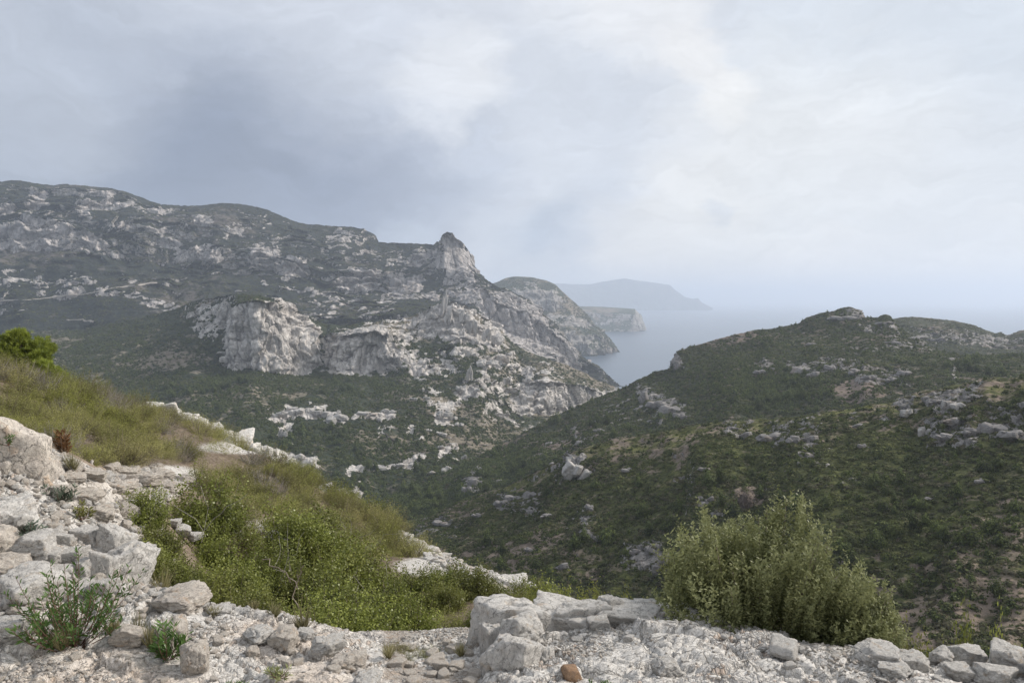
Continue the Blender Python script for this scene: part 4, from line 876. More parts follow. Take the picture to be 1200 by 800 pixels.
# ------------------------------------------------------------------ faceted rocks
def ico(sub):
    import bmesh
    bm = bmesh.new(); bmesh.ops.create_icosphere(bm, subdivisions=sub, radius=1); bm.verts.ensure_lookup_table()
    v = np.array([x.co[:] for x in bm.verts]); f = np.array([[q.index for q in x.verts] for x in bm.faces]); bm.free(); return v, f
ICO = {k: ico(k) for k in (2, 3, 4, 5, 6)}
def rock_mesh(name, seed, sub, m, nplanes=14, rough=.06, crack=0., flat=1., blocky=.5, freq=2.5):
    r = np.random.default_rng(seed); d, f = ICO[sub]
    n = unit(r.normal(size=(nplanes, 3)))
    ax = np.array([[1, 0, 0], [-1, 0, 0], [0, 1, 0], [0, -1, 0], [0, 0, 1], [0, 0, -1.]]); ax = unit(ax + r.normal(0, .16, ax.shape))
    n = np.concatenate([n, ax]); h = np.concatenate([r.uniform(.78, 1.1, nplanes), np.full(6, 1 - .28 * blocky)])
    c = d @ n.T; k = 26 if sub < 4 else 70; rr_ = np.where(c > .05, h / np.maximum(c, .05), 9); rad = np.min(rr_, 1)
    # slightly worn edges
    sm = -np.log(np.exp(-k * np.minimum(rr_, 4)).sum(1)) / k; rad = sm
    p = d * rad[:, None]; o = r.uniform(0, 99, 3)
    dis = rough * fbm(p * freq + o, 5, .6, ridge=True) + rough * .5 * fbm(p * freq * 5 + o, 3, .6)
    if crack:
        f1, f2, cv, of = worley(p * 1.7 + o + .15 * pn(p * 3 + o)[:, None], seed); dis = dis - crack * ss(f2 - f1, .10, 0) + crack * .6 * cv[:, 0] + crack * .7 * (of * cv).sum(-1)
    p = p + d * dis[:, None]; p[:, 2] *= flat
    return mesh_np(name, p, None, f, mats=[m], smooth=False if sub <= 3 else True)
def shade(me, ang=35):
    return me
RK = [rock_mesh('rock', 300 + i, 5, LIME, 9, .09, .09, freq=2) for i in range(8)]
RKW = [rock_mesh('rock', 320 + i, 5, LIMEW, 9, .09, .09, freq=2) for i in range(5)]
RKS = [rock_mesh('stone', 340 + i, 4, LIME, 10, .04) for i in range(5)] 
RKSW = [rock_mesh('stone', 345 + i, 4, LIMEW, 10, .04) for i in range(3)]
OC = [rock_mesh('stone', 350, 4, OCHRE, 10, .04)]
def crag_mesh(name, seed, m, nb=8, tallv=1.):
    q = np.random.default_rng(seed); V = []; F = []; o = 0
    for i in range(nb):
        t = rock_mesh('tmp', seed * 31 + i, 4, m, 7, .10, .08, blocky=1., freq=2)
        co = np.empty(len(t.vertices) * 3, np.float32); t.vertices.foreach_get('co', co); co = co.reshape(-1, 3); bpy.data.meshes.remove(t)
        s_ = q.uniform(.22, .55) * (1.3 if i == 0 else 1); a = q.uniform(0, 6.28); c_, s2 = math.cos(a), math.sin(a)
        co = co * np.array([s_ * q.uniform(.8, 1.3), s_, s_ * q.uniform(.7, 1.5) * tallv]); tl = q.normal(0, .3)
        co = co @ np.array([[c_, s2, 0], [-s2, c_, 0], [0, 0, 1]]); co = co @ np.array([[math.cos(tl), 0, math.sin(tl)], [0, 1, 0], [-math.sin(tl), 0, math.cos(tl)]])
        x = q.uniform(-.75, .75); co += [x, q.uniform(-.4, .4), -.2 + (.55 - abs(x) * .6) * q.uniform(0, 1)]
        V.append(co); F.append(ICO[4][1] + o); o += len(co)
    return mesh_np(name, np.concatenate(V), None, np.concatenate(F), mats=[m])
CR = [crag_mesh('crag', 360 + i, CRAG) for i in range(6)]
PC = [crag_mesh('crag', 370 + i, PALECRAG, 7) for i in range(5)]
LC = [crag_mesh('crag', 380 + i, LIME, 9) for i in range(4)]
RKA = [rock_mesh('rock', 390 + i, 5, LIME, 5, .05, .07, blocky=1.) for i in range(5)]

# crags on the hills
r = np.random.default_rng(77)
def crag(layer, u, v, w, h, label, pool=None, dep=.8, group=None, name='rock_outcrop', rz=None, cat='rock outcrop', sink=.62, tilt=0):
    p = hit_layer(layer, u, v + h * .5); s = pmet(p); W_, H_ = w / s / 2, h / s / 2
    o = link(name, (pool or CR)[int(r.integers(len(pool or CR)))], loc=p + np.array([0, W_ * .2, H_ * (1 - sink)]), rot=(r.normal(0, .1), tilt + r.normal(0, .08), r.uniform(-.5, .5) if rz is None else rz),
             scale=(W_, W_ * dep, H_))
    return tag(o, label, cat, group)
crag('near_right_hill', 676, 543, 28, 30, 'pale upright crag on the left spur of the near right hill', PC, 1.0, tilt=.1)
crag('near_right_hill', 668, 533, 12, 16, 'small pointed rock at the top left of the pale spur crag', PC, 1.0)
for u, v, w, h, lab in [(1065, 477, 20, 14, 'smooth pale boulder at the left end of the crest of the near right hill'), (1112, 466, 14, 17, 'light rounded boulder standing on the crest of the near hill'),
                        (1126, 470, 20, 14, 'broad grey boulder on the crest right of the light rounded one'), (1084, 498, 18, 22, 'bright pointed rock below the crest of the near right hill'),
                        (1098, 468, 20, 10, 'low grey rock ledge left of the crest boulders'), (1140, 462, 26, 10, 'flat grey rock ledge topping the crest of the near hill')]:
    crag('near_right_hill', u, v, w, h, lab, PC if 'pale' in lab or 'light' in lab or 'bright' in lab else CR)
for u, v, w, h in [(905, 505, 26, 16), (930, 508, 24, 18), (950, 510, 18, 12), (875, 505, 16, 10), (858, 497, 16, 8), (1110, 505, 30, 14), (1140, 500, 26, 16), (1165, 495, 24, 18), (1190, 500, 30, 20), (1120, 488, 24, 12),
                   (602, 578, 22, 12), (586, 583, 14, 12), (620, 574, 12, 12), (780, 650, 16, 20), (770, 660, 14, 24), (790, 668, 18, 16), (700, 625, 14, 14), (745, 640, 14, 12), (560, 600, 16, 8), (520, 608, 22, 10),
                   (1010, 520, 10, 8), (1005, 495, 12, 7), (735, 548, 14, 7), (825, 545, 12, 8), (835, 580, 8, 10), (1090, 580, 14, 6), (1060, 560, 10, 5), (640, 600, 14, 7), (690, 590, 10, 8), (1150, 560, 14, 6), (985, 655, 9, 8), (960, 620, 8, 6), (660, 660, 16, 12), (620, 640, 12, 9)]:
    crag('near_right_hill', u + r.normal(0, 1), v, w * 1.15, h * 1.1, 'grey limestone outcrop rising from the scrub of the near right hill', CR, group='outcrops on the near right hill')
for u, v, w, h, lab in [(990, 367, 30, 12, 'dark rocky knob forming the summit of the rear right hill'), (1040, 374, 20, 7, 'small rock cap right of the summit of the rear right hill'), (794, 422, 12, 20, 'upright crag at the step in the left skyline of the rear right hill'),
                        (756, 458, 14, 22, 'pale upright end of the long rock rib on the rear right hill')]:
    crag('rear_right_hill', u, v, w, h, lab, CR)
for u, v, w, h in [(770, 466, 22, 18), (785, 474, 22, 16), (797, 482, 16, 12), (890, 432, 14, 10), (905, 428, 12, 9), (940, 428, 20, 12), (955, 434, 18, 12), (975, 426, 16, 12), (1000, 430, 22, 14), (1020, 436, 18, 12), (1045, 440, 18, 12), (1060, 432, 14, 9),
                   (700, 500, 14, 10), (680, 515, 12, 8), (650, 540, 12, 9), (555, 560, 14, 14), (545, 568, 12, 16), (585, 560, 12, 8), (1050, 398, 22, 6), (1075, 392, 20, 6), (1018, 405, 16, 5), (950, 400, 10, 4)]:
    crag('rear_right_hill', u, v, w, h, 'grey limestone outcrop on the slope of the rear right hill', CR, group='outcrops on the rear right hill')
# front cliffs: pinnacles and blocks
for u, v, w, h, lab in [(520, 350, 7, 44, 'slender rock needle in front of the prow-shaped summit'), (527, 366, 12, 30, 'broad foot pinnacle just right of the rock needle'), (543, 368, 12, 26, 'tall jagged pinnacle second right of the rock needle'),
                        (504, 368, 14, 14, 'jagged tower just left of the rock needle'), (555, 378, 12, 26, 'pale pinnacle third right of the rock needle'), (572, 388, 14, 28, 'pale slab tower right of the needle ridge'),
                        (585, 396, 16, 20, 'square pale tower ending the needle ridge'), (553, 434, 10, 30, 'narrow standing rock amid the jumbled slope'), (592, 418, 14, 14, 'square pale block amid the jumbled slope'),
                        (572, 424, 26, 14, 'wide pale leaning slab amid the jumbled slope'), (518, 484, 20, 16, 'smooth pale dome boulder low on the jumbled slope'), (330, 505, 10, 18, 'pale tooth of rock hanging below the wooded bench')]:
    crag('front_cliffs', u, v, w, h, lab, PC, .7, sink=.15)
for i in range(40):
    u = r.uniform(470, 640); v = r.uniform(385 + max(0, (u - 560)) * .6, 505)
    if u + v < 870: continue
    w = r.uniform(5, 13)
    crag('front_cliffs', u, v, w, w * r.uniform(.5, .9), 'pale limestone block on the jumbled slope below the needle', PC, .8, group='blocks on the jumbled slope', name='rock_block', cat='rock')
for u, v, w, h in [(330, 480, 26, 16), (350, 478, 24, 14), (372, 480, 22, 14), (395, 484, 26, 16), (345, 474, 18, 10), (430, 480, 24, 7), (455, 478, 18, 7), (335, 535, 30, 12), (352, 530, 16, 12), (450, 544, 22, 9), (470, 541, 22, 9), (488, 540, 14, 9), (400, 572, 22, 12), (415, 576, 14, 10), (385, 568, 16, 8), (525, 545, 14, 12), (505, 550, 14, 8), (545, 530, 10, 12), (520, 520, 12, 10)]:
    crag('front_cliffs', u, v, w, h, 'pale cliff block set in the wooded slope of the valley', PC, .7, group='cliff blocks in the wooded valley slope', name='rock_block', cat='rock')

# footpaths worn into the hills
PATHM = plain_mat('path_dust', (.30, .27, .24), (.42, .38, .34), .5, .95, .2, .3)
def trail(layer, pts, wid, name='path', m_=None):
    a = np.array(pts, float); t = np.linspace(0, len(a) - 1, 60); u_ = np.interp(t, range(len(a)), a[:, 0]); v_ = np.interp(t, range(len(a)), a[:, 1])
    G_ = np.array([hit_layer(layer, x_, y_, 1.5) for x_, y_ in zip(u_, v_)])
    for _ in range(2): G_[1:-1] = (G_[:-2] + 2 * G_[1:-1] + G_[2:]) / 4
    d_ = np.gradient(G_, axis=0); d_[:, 2] = 0; d_ = unit(d_); sd_ = np.stack([d_[:, 1], -d_[:, 0], 0 * d_[:, 0]], 1) * wid / 2
    V = np.concatenate([G_ - sd_ + [0, 0, wid * .22], G_ + sd_ + [0, 0, wid * .22], G_ + sd_ * 1.3 - [0, 0, wid], G_ - sd_ * 1.3 - [0, 0, wid]]); k_ = len(G_)
    Q = [[i + a_ * k_, i + b_ * k_, i + 1 + b_ * k_, i + 1 + a_ * k_] for i in range(k_ - 1) for a_, b_ in ((0, 1), (1, 2), (3, 0))]
    tag(link(name, mesh_np(name, V, np.array(Q), mats=[PATHM])), kind='structure')
trail('great_massif', [(0, 351), (40, 350), (70, 347), (105, 343), (130, 337), (155, 334), (185, 331)], 3)
trail('great_massif', [(80, 374), (95, 374), (110, 376)], 5)
trail('rear_right_hill', [(1112, 424), (1119, 430), (1117, 437), (1121, 444)], 2.2)
trail('rear_right_hill', [(950, 400), (962, 395), (975, 391)], 1.6)

# ------------------------------------------------------------------ foreground rocks
r = np.random.default_rng(5)
def rk(u, v, w, h, label, pool=RK, k=None, rz=None, dep=.9, group=None, cat='rock', name='rock', tilt=0, sink=.25, nod=0, fat=1.12, D=None):
    """rock filling the box w x h px centred on (u,v)"""
    p = hit(u, v + h * .35) if D is None else None
    if D is not None:
        p = P(u, v, D)
    if p is None: return None
    s = FPX / p[1]; a, b = w / s / 2 * fat, h / s / 2 * fat
    c = P(u, v, p[1] + a * dep * .3)
    o = link(name, pool[(int(r.integers(len(pool))) if k is None else k) % len(pool)], loc=c, rot=(nod, tilt, r.uniform(0, 6.28) if rz is None else rz), scale=(a, a * dep, b))
    return tag(o, label, cat, group)
# right hand slab: edge boulders
rk(606, 752, 96, 100, 'largest pale boulder with a tall dark-streaked left face at the slab edge', k=0, rz=.3, dep=.75, tilt=.06, D=4.15)
rk(668, 734, 96, 50, 'pale wedge-shaped boulder running right from the largest boulder', k=2, rz=-.25, dep=.6, tilt=.15, D=4.2)
rk(612, 740, 46, 40, 'angular block leaning in the front of the largest boulder', k=3, rz=.6, D=3.85, tilt=.3)
rk(604, 782, 62, 66, 'cracked white block below the largest boulder at the bottom edge', k=4, rz=1.0, D=3.55)
rk(634, 778, 36, 40, 'small cracked block right of the white block at the bottom edge', k=5, D=3.6)
rk(580, 762, 34, 60, 'dark-sided rock foot in the gully under the largest boulder', k=6, D=3.9)
rk(682, 726, 64, 44, 'pale split boulder with a flat top second from the big one', k=6, rz=.2, dep=.7, D=4.2)
rk(716, 716, 36, 34, 'small peaked boulder between the split boulder and the slabs', k=1, rz=.9, D=4.3, tilt=.3)
rk(760, 722, 80, 30, 'low broad pale slab on the rim right of the peaked boulder', k=7, rz=.1, dep=.8, D=4.25, tilt=.12)
rk(822, 727, 80, 26, 'flat pale slab on the rim touching the left of the rosemary bush', k=2, rz=.3, dep=.8, D=4.2, tilt=.1)
rk(700, 728, 26, 14, 'small stone lying at the foot of the peaked boulder', k=3)
rk(670, 790, 24, 16, 'orange-brown stone on white gravel near the bottom edge', pool=OC, k=0, cat='stone', name='stone')
rk(781, 782, 30, 20, 'grey half-buried stone on the gravel right of the orange stone', k=5, cat='stone', name='stone')
rk(918, 762, 32, 17, 'smooth pale stone under the front of the rosemary bush', pool=RKS, k=1, cat='stone', name='stone')
for u, v, w, h, k, lab in [(1028, 768, 50, 24, 0, 'long pale rim stone just right of the rosemary bush'), (1072, 776, 34, 20, 1, 'white rim stone second right of the rosemary bush'), (1104, 770, 24, 18, 3, 'grey square rim stone standing proud of its neighbours'),
                           (1136, 771, 36, 24, 4, 'rounded pale rim stone right of the grey square one'), (1152, 764, 24, 18, 5, 'small peaked rim stone behind the rounded pale one'), (1184, 775, 46, 34, 6, 'broad pale rim stone at the right edge of the view'),
                           (1120, 786, 30, 16, 2, 'low pale stone in front of the grey square rim stone'), (1160, 790, 36, 20, 7, 'flat pale stone in front of the right edge rim stone'), (1050, 786, 34, 16, 1, 'flat stone in front of the white rim stone'),
                           (1235, 785, 50, 34, 0, 'pale rim stone just beyond the right edge')]:
    rk(u, v, w, h, lab, k=k)
# left hand bank
rk(2, 562, 105, 128, 'huge pale boulder rising at the left edge of the view', pool=RKW, k=0, rz=.4, dep=.9, D=5.3, tilt=-.15)
rk(44, 572, 40, 80, 'narrow leaning rock flank on the right of the huge left boulder', pool=RKW, k=1, rz=1.2, D=5.3, tilt=.35)
for u, v, w, h, k, lab in [(12, 612, 50, 44, 2, 'rounded boulder directly below the huge left boulder'), (-6, 640, 46, 40, 3, 'boulder cut by the left edge under the rounded one'), (38, 640, 40, 26, 0, 'pale flat rock beside the blue-green plant on the left bank'),
                           (34, 690, 50, 36, 4, 'rounded grey boulder beside the leafy plant at left'), (8, 668, 40, 30, 1, 'pale boulder at the left edge above the leafy plant'), (6, 742, 36, 26, 2, 'grey stone at the lower left edge')]:
    rk(u, v, w, h, lab, pool=RKW if k % 2 else RK, k=k, fat=1.35)
for u, v, w, h, k, lab in [(52, 636, 26, 20, 0, 'grey block at the upper left of the stacked blocks'), (74, 633, 22, 16, 1, 'grey block second along the top of the stacked blocks'), (103, 630, 34, 26, 2, 'large pale block topping the right of the stack'),
                           (60, 652, 26, 18, 3, 'dark grey block at the left middle of the stack'), (82, 652, 34, 20, 4, 'oval smooth block in the middle of the stack'), (98, 668, 20, 28, 5, 'upright pale block in the middle right of the stack'),
                           (118, 664, 26, 34, 6, 'tall pale block at the right of the stack'), (74, 672, 32, 20, 7, 'low block under the oval one in the stack'), (50, 668, 24, 18, 1, 'small block at the lower left of the stack'),
                           (64, 688, 36, 26, 2, 'bright block with dark crack below the stack'), (96, 692, 40, 18, 3, 'flat slab under the upright block'), (120, 690, 30, 22, 4, 'block at the lower right end of the stack')]:
    rk(u, v, w, h, lab, pool=RKA, k=k, rz=r.uniform(-.3, .3), dep=.8, fat=1.25)
rk(146, 672, 56, 80, 'steep sloping rock shoulder right of the stacked blocks', k=5, rz=.7, D=4.6, tilt=.75, dep=.8)
rk(134, 640, 40, 40, 'pale rock shoulder at the top right of the stack', k=1, rz=.2, D=4.75, tilt=.6)
for u, v, w, h, k, lab in [(212, 704, 66, 28, 0, 'blue-grey flat rock at the top edge of the gravel ledge'), (282, 702, 44, 22, 1, 'pale flat rock on the ledge edge under the green oak'), (255, 716, 34, 14, 2, 'low grey rock in the middle of the ledge top'),
                           (200, 745, 46, 40, 3, 'rough dark-holed rock on the left of the gravel ledge'), (228, 770, 40, 40, 4, 'tilted pale rock beside the bright green tuft'), (306, 744, 38, 22, 5, 'dark grey stone in the cluster on the ledge'),
                           (334, 748, 40, 26, 6, 'broad grey stone in the middle of the ledge cluster'), (378, 758, 34, 24, 7, 'angular stone at the right end of the ledge'), (358, 744, 26, 14, 1, 'small stone on the right rim of the ledge'),
                           (392, 748, 24, 12, 2, 'pale small stone on the ledge rim farthest right'), (296, 763, 20, 12, 3, 'tan stone below the dark grey stone on the ledge'), (344, 730, 20, 12, 4, 'small stone beside the grass tuft on the ledge rim'),
                           (185, 700, 24, 16, 5, 'tan stone at the left end of the ledge top'), (410, 776, 44, 26, 6, 'low pale rock where the ledge ends above the gully'), (430, 796, 40, 20, 7, 'pale rock at the bottom tip of the ledge'), (150, 745, 44, 26, 0, 'pale rock just right of the leafy plant')]:
    rk(u, v, w, h, lab, pool=RKW if k in (0, 3, 4, 6) else RK, k=k, fat=.95)
# rocks along the skyline of the bushy slope
chain = [(176, 486, 32, 12), (200, 493, 30, 16), (222, 500, 28, 16), (243, 508, 26, 18), (262, 515, 26, 18), (280, 522, 26, 20), (298, 530, 26, 22), (314, 536, 24, 22), (324, 543, 12, 14), (235, 518, 20, 12), (272, 528, 20, 12), (192, 502, 18, 10)]
for i, (u, v, w, h) in enumerate(chain):
    rk(u, v - (8 if u < 250 else 3), w * 1.2, h * (1.5 if u < 250 else 1.2), 'pale fissured limestone rock in the chain along the bushy skyline', pool=LC, k=i, D=24 - i * .5 if i < 9 else 20, group='rocks along the bushy skyline', fat=1.25, dep=1.2)
for u, v, w, h, lab in [(53, 463, 18, 8, 'small pale rock among bushes below the pine'), (70, 456, 10, 7, 'smallest pale rock beside the foot of the pine'), (95, 470, 16, 9, 'pale rock between bushes right of the small pine'), (108, 475, 16, 9, 'pale pinkish rock on the skyline right of the pine'),
                        (360, 562, 8, 5, 'tiny white rock on the bushy skyline below the chain'), (345, 555, 7, 5, 'tiny white rock just below the end of the rock chain')]:
    rk(u, v, w, h, lab, fat=1.3, D=22)
for u, v, w, h in [(150, 552, 26, 10), (170, 562, 30, 14), (190, 556, 22, 10), (200, 572, 26, 12), (140, 572, 30, 14), (110, 556, 26, 12), (160, 580, 24, 12), (88, 560, 24, 10), (100, 580, 30, 14), (70, 575, 22, 12), (120, 600, 26, 14), (215, 562, 18, 10), (130, 548, 16, 8), (150, 600, 20, 16), (182, 548, 16, 8)]:
    rk(u, v, w, h, 'warm pale rock in the stony clearing above the stacked blocks', pool=RKW, group='rocks in the stony clearing', fat=1.25)
for u, v, w, h in [(212, 622, 20, 12), (228, 628, 14, 9), (265, 610, 16, 9), (285, 617, 16, 10), (300, 622, 18, 10), (318, 628, 16, 10), (336, 634, 14, 9), (205, 612, 12, 8)]:
    rk(u, v, w, h, 'white rock showing between the oak bushes', group='white rocks between the oak bushes', fat=1.2, D=6.4 if u < 240 else 8.0)
rk(600, 684, 34, 24, 'rounded pale boulder at the near end of the gravel path', k=3, D=11)
rk(620, 690, 20, 16, 'small boulder beside the rounded one at the path end', k=5, D=11)
for i in range(34):
    t = r.random(); u = 472 + t * 130; v = 632 + t * 50 + r.normal(0, 6)
    rk(u, v, r.uniform(5, 13), r.uniform(3, 7), 'loose white stone on the narrow gravel path', pool=RKS, name='stone', cat='stone', group='stones on the gravel path', fat=1.2)
for i in range(34):
    u = r.uniform(580, 1190); v = r.uniform(max(738, 738 + (u - 820) * .12), 800)
    w = r.uniform(6, 14)
    rk(u, v, w, w * r.uniform(.4, .6), 'loose pale stone lying on the right gravel slab', pool=RKS, name='stone', cat='stone', group='loose stones on the right slab')
for i in range(70):
    u = r.uniform(-5, 430); v = r.uniform(max(705, 700 + (u - 250) * .42), 802)
    w = r.uniform(5, 14)
    rk(u, v, w, w * r.uniform(.45, .7), 'loose warm-toned stone on the left gravel ledge', pool=RKSW, name='stone', cat='stone', group='loose stones on the left ledge')
for i in range(26):
    u = r.uniform(460, 560); v = r.uniform(752, 800); w = r.uniform(6, 18)
    rk(u, v, w, w * .55, 'stone lying in the little gully between ledge and slab', pool=RKSW, name='stone', cat='stone', group='stones in the gully')

# gravel, far too much to count
PB = [rock_mesh('pebble', 400 + i, 2, LIME if i % 2 else LIMEW, 8, .05, scale) for i, scale in enumerate((0, 0, 0, 0))]
def gravel(name, nn_, r0, r1, a0, a1, size, seed, cond):
    q = np.random.default_rng(seed); rad = np.sqrt(q.uniform(r0 ** 2, r1 ** 2, nn_)); th_ = q.uniform(R(a0), R(a1), nn_)
    x, y = rad * np.sin(th_), rad * np.cos(th_); z = gh(x, y); k = cond(x, y, z, q.random(nn_)); x, y, z = x[k], y[k], z[k]; m_ = len(x)
    s_ = size[0] + (size[1] - size[0]) * q.random(m_) ** 3
    sc_ = np.stack([s_ * q.uniform(.8, 1.5, m_), s_, s_ * q.uniform(.45, .9, m_)], 1); ro = q.uniform(0, 6.28, (m_, 3)); ro[:, :2] = q.normal(0, .4, (m_, 2))
    scatter(name, np.stack([x, y, z + s_ * .2], 1), ro, sc_, PB, q.integers(0, 4, m_))
def near_gravel(x, y, z, t):
    rk_, gv2 = masks(x, y, z); n_ = fbm(np.stack([x, y, z * 0], -1) * 1.6 + 3, 3)
    u_, v_, _ = proj(np.stack([x, y, z], -1)); edge = ss(n_, -.02, .25)
    return (t < (.08 + .92 * edge)) & (gv2 > .5) & ~((u_ < 170) & (v_ < 690)) & ((u_ < 560) | ((t * 7.3) % 1 < .75))
gravel('gravel', 60000, 2.9, 4.7, -38, 38, (.0022, .010), 1, near_gravel)
gravel('path_gravel', 9000, 9, 19, -12, 5, (.015, .06), 2, lambda x, y, z, t: masks(x, y, z)[1] > .4)
gravel('clearing_gravel', 16000, 4.5, 11, -40, -16, (.008, .035), 3, lambda x, y, z, t: masks(x, y, z)[0] > .45)

# ------------------------------------------------------------------ foreground plants
ROS = shrub_meshes('rosemary', 501, .60, .62, 2300, 60, base=.35)
ROS2 = shrub_meshes('rosemary', 502, .30, .34, 900, 50, base=.35)
ROS3 = shrub_meshes('rosemary', 503, .36, .50, 900, 50, lean=(-.3, 0), base=.35)
def at_ground(u, v): 
    p = hit(u, v); return p
def gpt(u, D):
    a = P(u, 700, D); return np.array([a[0], a[1], float(gh(np.array([a[0]]), np.array([a[1]]))[0])])
p = gpt(900, 4.4); put_shrub('rosemary_bush', ROS, p - [0, 0, .03], .3, (1.14, .9, 1.24), 'big upright grey-green rosemary bush on the rim of the white slab', 'bush')
p = gpt(1003, 4.2); put_shrub('rosemary_bush', ROS2, p - [0, 0, .02], 1.3, (1, .9, 1.0), 'small rounded rosemary bush at the right foot of the big one', 'bush')
p = gpt(848, 4.5); put_shrub('rosemary_bush', ROS3, p - [0, 0, .05], .0, (1.0, .9, 1.2), 'feathery rosemary shoots leaning left beside the big bush', 'bush')

GAR = [shrub_meshes('garrigue', 510 + i, .5, .5, 230, 44) for i in range(5)]
GRB = [shrub_meshes('greybush', 520 + i, .45, .45, 150, 26) for i in range(3)]
OAK = [shrub_meshes('oak', 530 + i, .5, .62, 260, 34) for i in range(4)]
OAKF = [shrub_meshes('oak', 540 + i, .5, .55, 130, 26) for i in range(2)]
GARF = [shrub_meshes('garrigue', 550 + i, .5, .5, 130, 30) for i in range(3)]
q = np.random.default_rng(12); cand = []
y = 4.7
while y < 40:
    sp_ = .36 + .017 * y; x = -y * .75 - 2
    while x < y * .06 + .6:
        cand.append((x + q.uniform(-.4, .4) * sp_, y + q.uniform(-.4, .4) * sp_)); x += sp_
    y += sp_ * .85
cand = np.array(cand); cz = gh(cand[:, 0], cand[:, 1]); cr_, cg_ = masks(cand[:, 0], cand[:, 1], cz); cu, cvv, _ = proj(np.stack([cand[:, 0], cand[:, 1], cz], -1))
keep = (cr_ < .42) & (cu > -110) & (cu < 650) & ~((cu < 430) & (cand[:, 1] < 4.9 - .0 * cu)) & ~((cu < 190) & (cand[:, 1] < 6.6) & ~((cu > 150) & (cand[:, 1] > 5.1))) & ~((cu > 430) & (cand[:, 1] < 5.6)) & ~((cu > 330) & (cvv > 775))
chk = []
for (x, y), z, u, v, k in zip(cand, cz, cu, cvv, keep):
    if not k: continue
    # keep the rock chain and the path edge open
    if 170 < u < 330 and 13 < y < 24 and v > 0:
        line = 486 + (u - 170) * .37
        if y > 14 and abs(v - line - 20) < 14 and q.random() < .65: continue
    pr = 1 / y
    oak = (y < (7.2 if u < 330 else 9.0) and u > 150 and u < 575) and q.random() < .92
    if not oak and u > 350 and q.random() < .18: oak = True
    t = 'oak' if oak else ('grey' if q.random() < (.22 if u < 330 else .06) else 'gar')
    s_ = q.uniform(.75, 1.15) * (1.0 if not oak else 1.15) * (.62 + .02 * min(y, 18))
    zs_ = 1.0
    if oak and y < 6.2: s_ *= .8
    if u < 330 and y < 13: s_ *= .8
    if u > 430 and y < 12: s_ *= .62
    if 140 < u < 270 and y > 9: s_ *= .86
    if 270 < u < 350 and 16.5 < y < 25: s_ *= .75
    chk.append((y / s_, x, y, z, t, s_))
chk.sort(key=lambda c: c[0])
LAB = {'oak': ('kermes_oak_bush', 'glossy green oak bush in the dense thicket below the gravel ledge', 'oak bushes of the thicket'),
       'gar': ('garrigue_bush', 'olive green heath-like bush on the left slope', 'olive bushes on the left slope'),
       'grey': ('dry_bush', 'greyish half-dry bush among the olive scrub of the left slope', 'greyish bushes on the left slope')}
rest = {'oak': [], 'gar': [], 'grey': []}
for i, (_, x, y, z, t, s_) in enumerate(chk):
    if i < 300:
        pool = {'oak': OAK if y < 10 else OAKF, 'gar': GAR if y < 16 else GARF, 'grey': GRB}[t]
        nm, lab, grp = LAB[t]
        put_shrub(nm, pool[int(q.integers(len(pool)))], (x, y, z - .04), q.uniform(0, 6.28), (s_, s_, s_ * q.uniform(.8, 1.15)), lab, 'bush', grp, (q.normal(0, .06), q.normal(0, .06)))
    else: rest[t].append((x, y, z - .04, s_))
for t, pool, nm in (('oak', OAKF, 'far_oak_scrub'), ('gar', GARF, 'far_olive_scrub'), ('grey', GRB[:1], 'far_grey_scrub')):
    a = np.array(rest[t])
    if len(a):
        k_ = len(a); scatter(nm, a[:, :3], np.stack([q.normal(0, .06, k_), q.normal(0, .06, k_), q.uniform(0, 6.28, k_)], 1), np.repeat(a[:, 3:4], 3, 1) * q.uniform(.85, 1.15, (k_, 3)), [m_[0] for m_ in pool], q.integers(0, len(pool), k_))
print('slope bushes', len(chk))
# single bushes
def single(kind, u, D, topv, wpx, label, meshes, name=None, rz=0, lean=(0, 0)):
    p = gpt(u, D); h = max(P(u, topv, D)[2] - p[2], .08); w = wpx / (FPX / D) / 2
    return put_shrub(name or kind, meshes, p - [0, 0, .03], rz, (w / .5, w / .5, h / .62), label, 'bush', tilt=lean)
single('garrigue_bush', 232, 18.5, 500, 46, 'dark olive bush growing in front of the skyline rocks', GAR[0])
single('garrigue_bush', 284, 19.5, 496, 30, 'low bush behind the skyline rock chain', GAR[1])
single('dry_bush', 145, 6.6, 562, 56, 'grey twiggy bush at the right of the stony clearing', GRB[0], rz=1)
single('dry_bush', 160, 6.9, 568, 40, 'second grey twiggy bush beside the stony clearing', GRB[1], rz=2)
single('dry_bush', 62, 6.2, 530, 40, 'bare grey bush against the flank of the huge left boulder', GRB[2])
single('kermes_oak_bush', 648, 6.3, 690, 84, 'low fresh green bush just behind the largest boulder', OAK[0])
single('kermes_oak_bush', 700, 6.5, 692, 70, 'low fresh green bush behind the peaked boulder on the rim', OAK[1])
single('kermes_oak_bush', 744, 6.6, 702, 50, 'small green bush peeping over the rim slabs', OAK[2])
single('kermes_oak_bush', 1085, 5.0, 752, 70, 'low green bush behind the white rim stone at right', OAK[3])
single('kermes_oak_bush', 1140, 5.2, 750, 60, 'low green bush behind the rounded rim stone', OAK[1])
single('kermes_oak_bush', 1190, 5.3, 750, 60, 'low green bush behind the stone at the right edge', OAK[2])
single('garrigue_bush', 572, 13, 655, 30, 'dark small bush on the far side of the gravel path', GAR[2])
single('garrigue_bush', 585, 12.6, 658, 36, 'brownish bush beside the far edge of the gravel path', GRB[1])
single('garrigue_bush', 500, 3.9, 768, 60, 'thin green bush at the bottom of the gully', GAR[3])
single('garrigue_bush', 465, 4.0, 775, 50, 'thin green bush below the ledge tip at the bottom edge', GAR[4])
single('dry_bush', 560, 4.1, 760, 50, 'brown dry weeds in the shadow of the largest boulder', GRB[0])
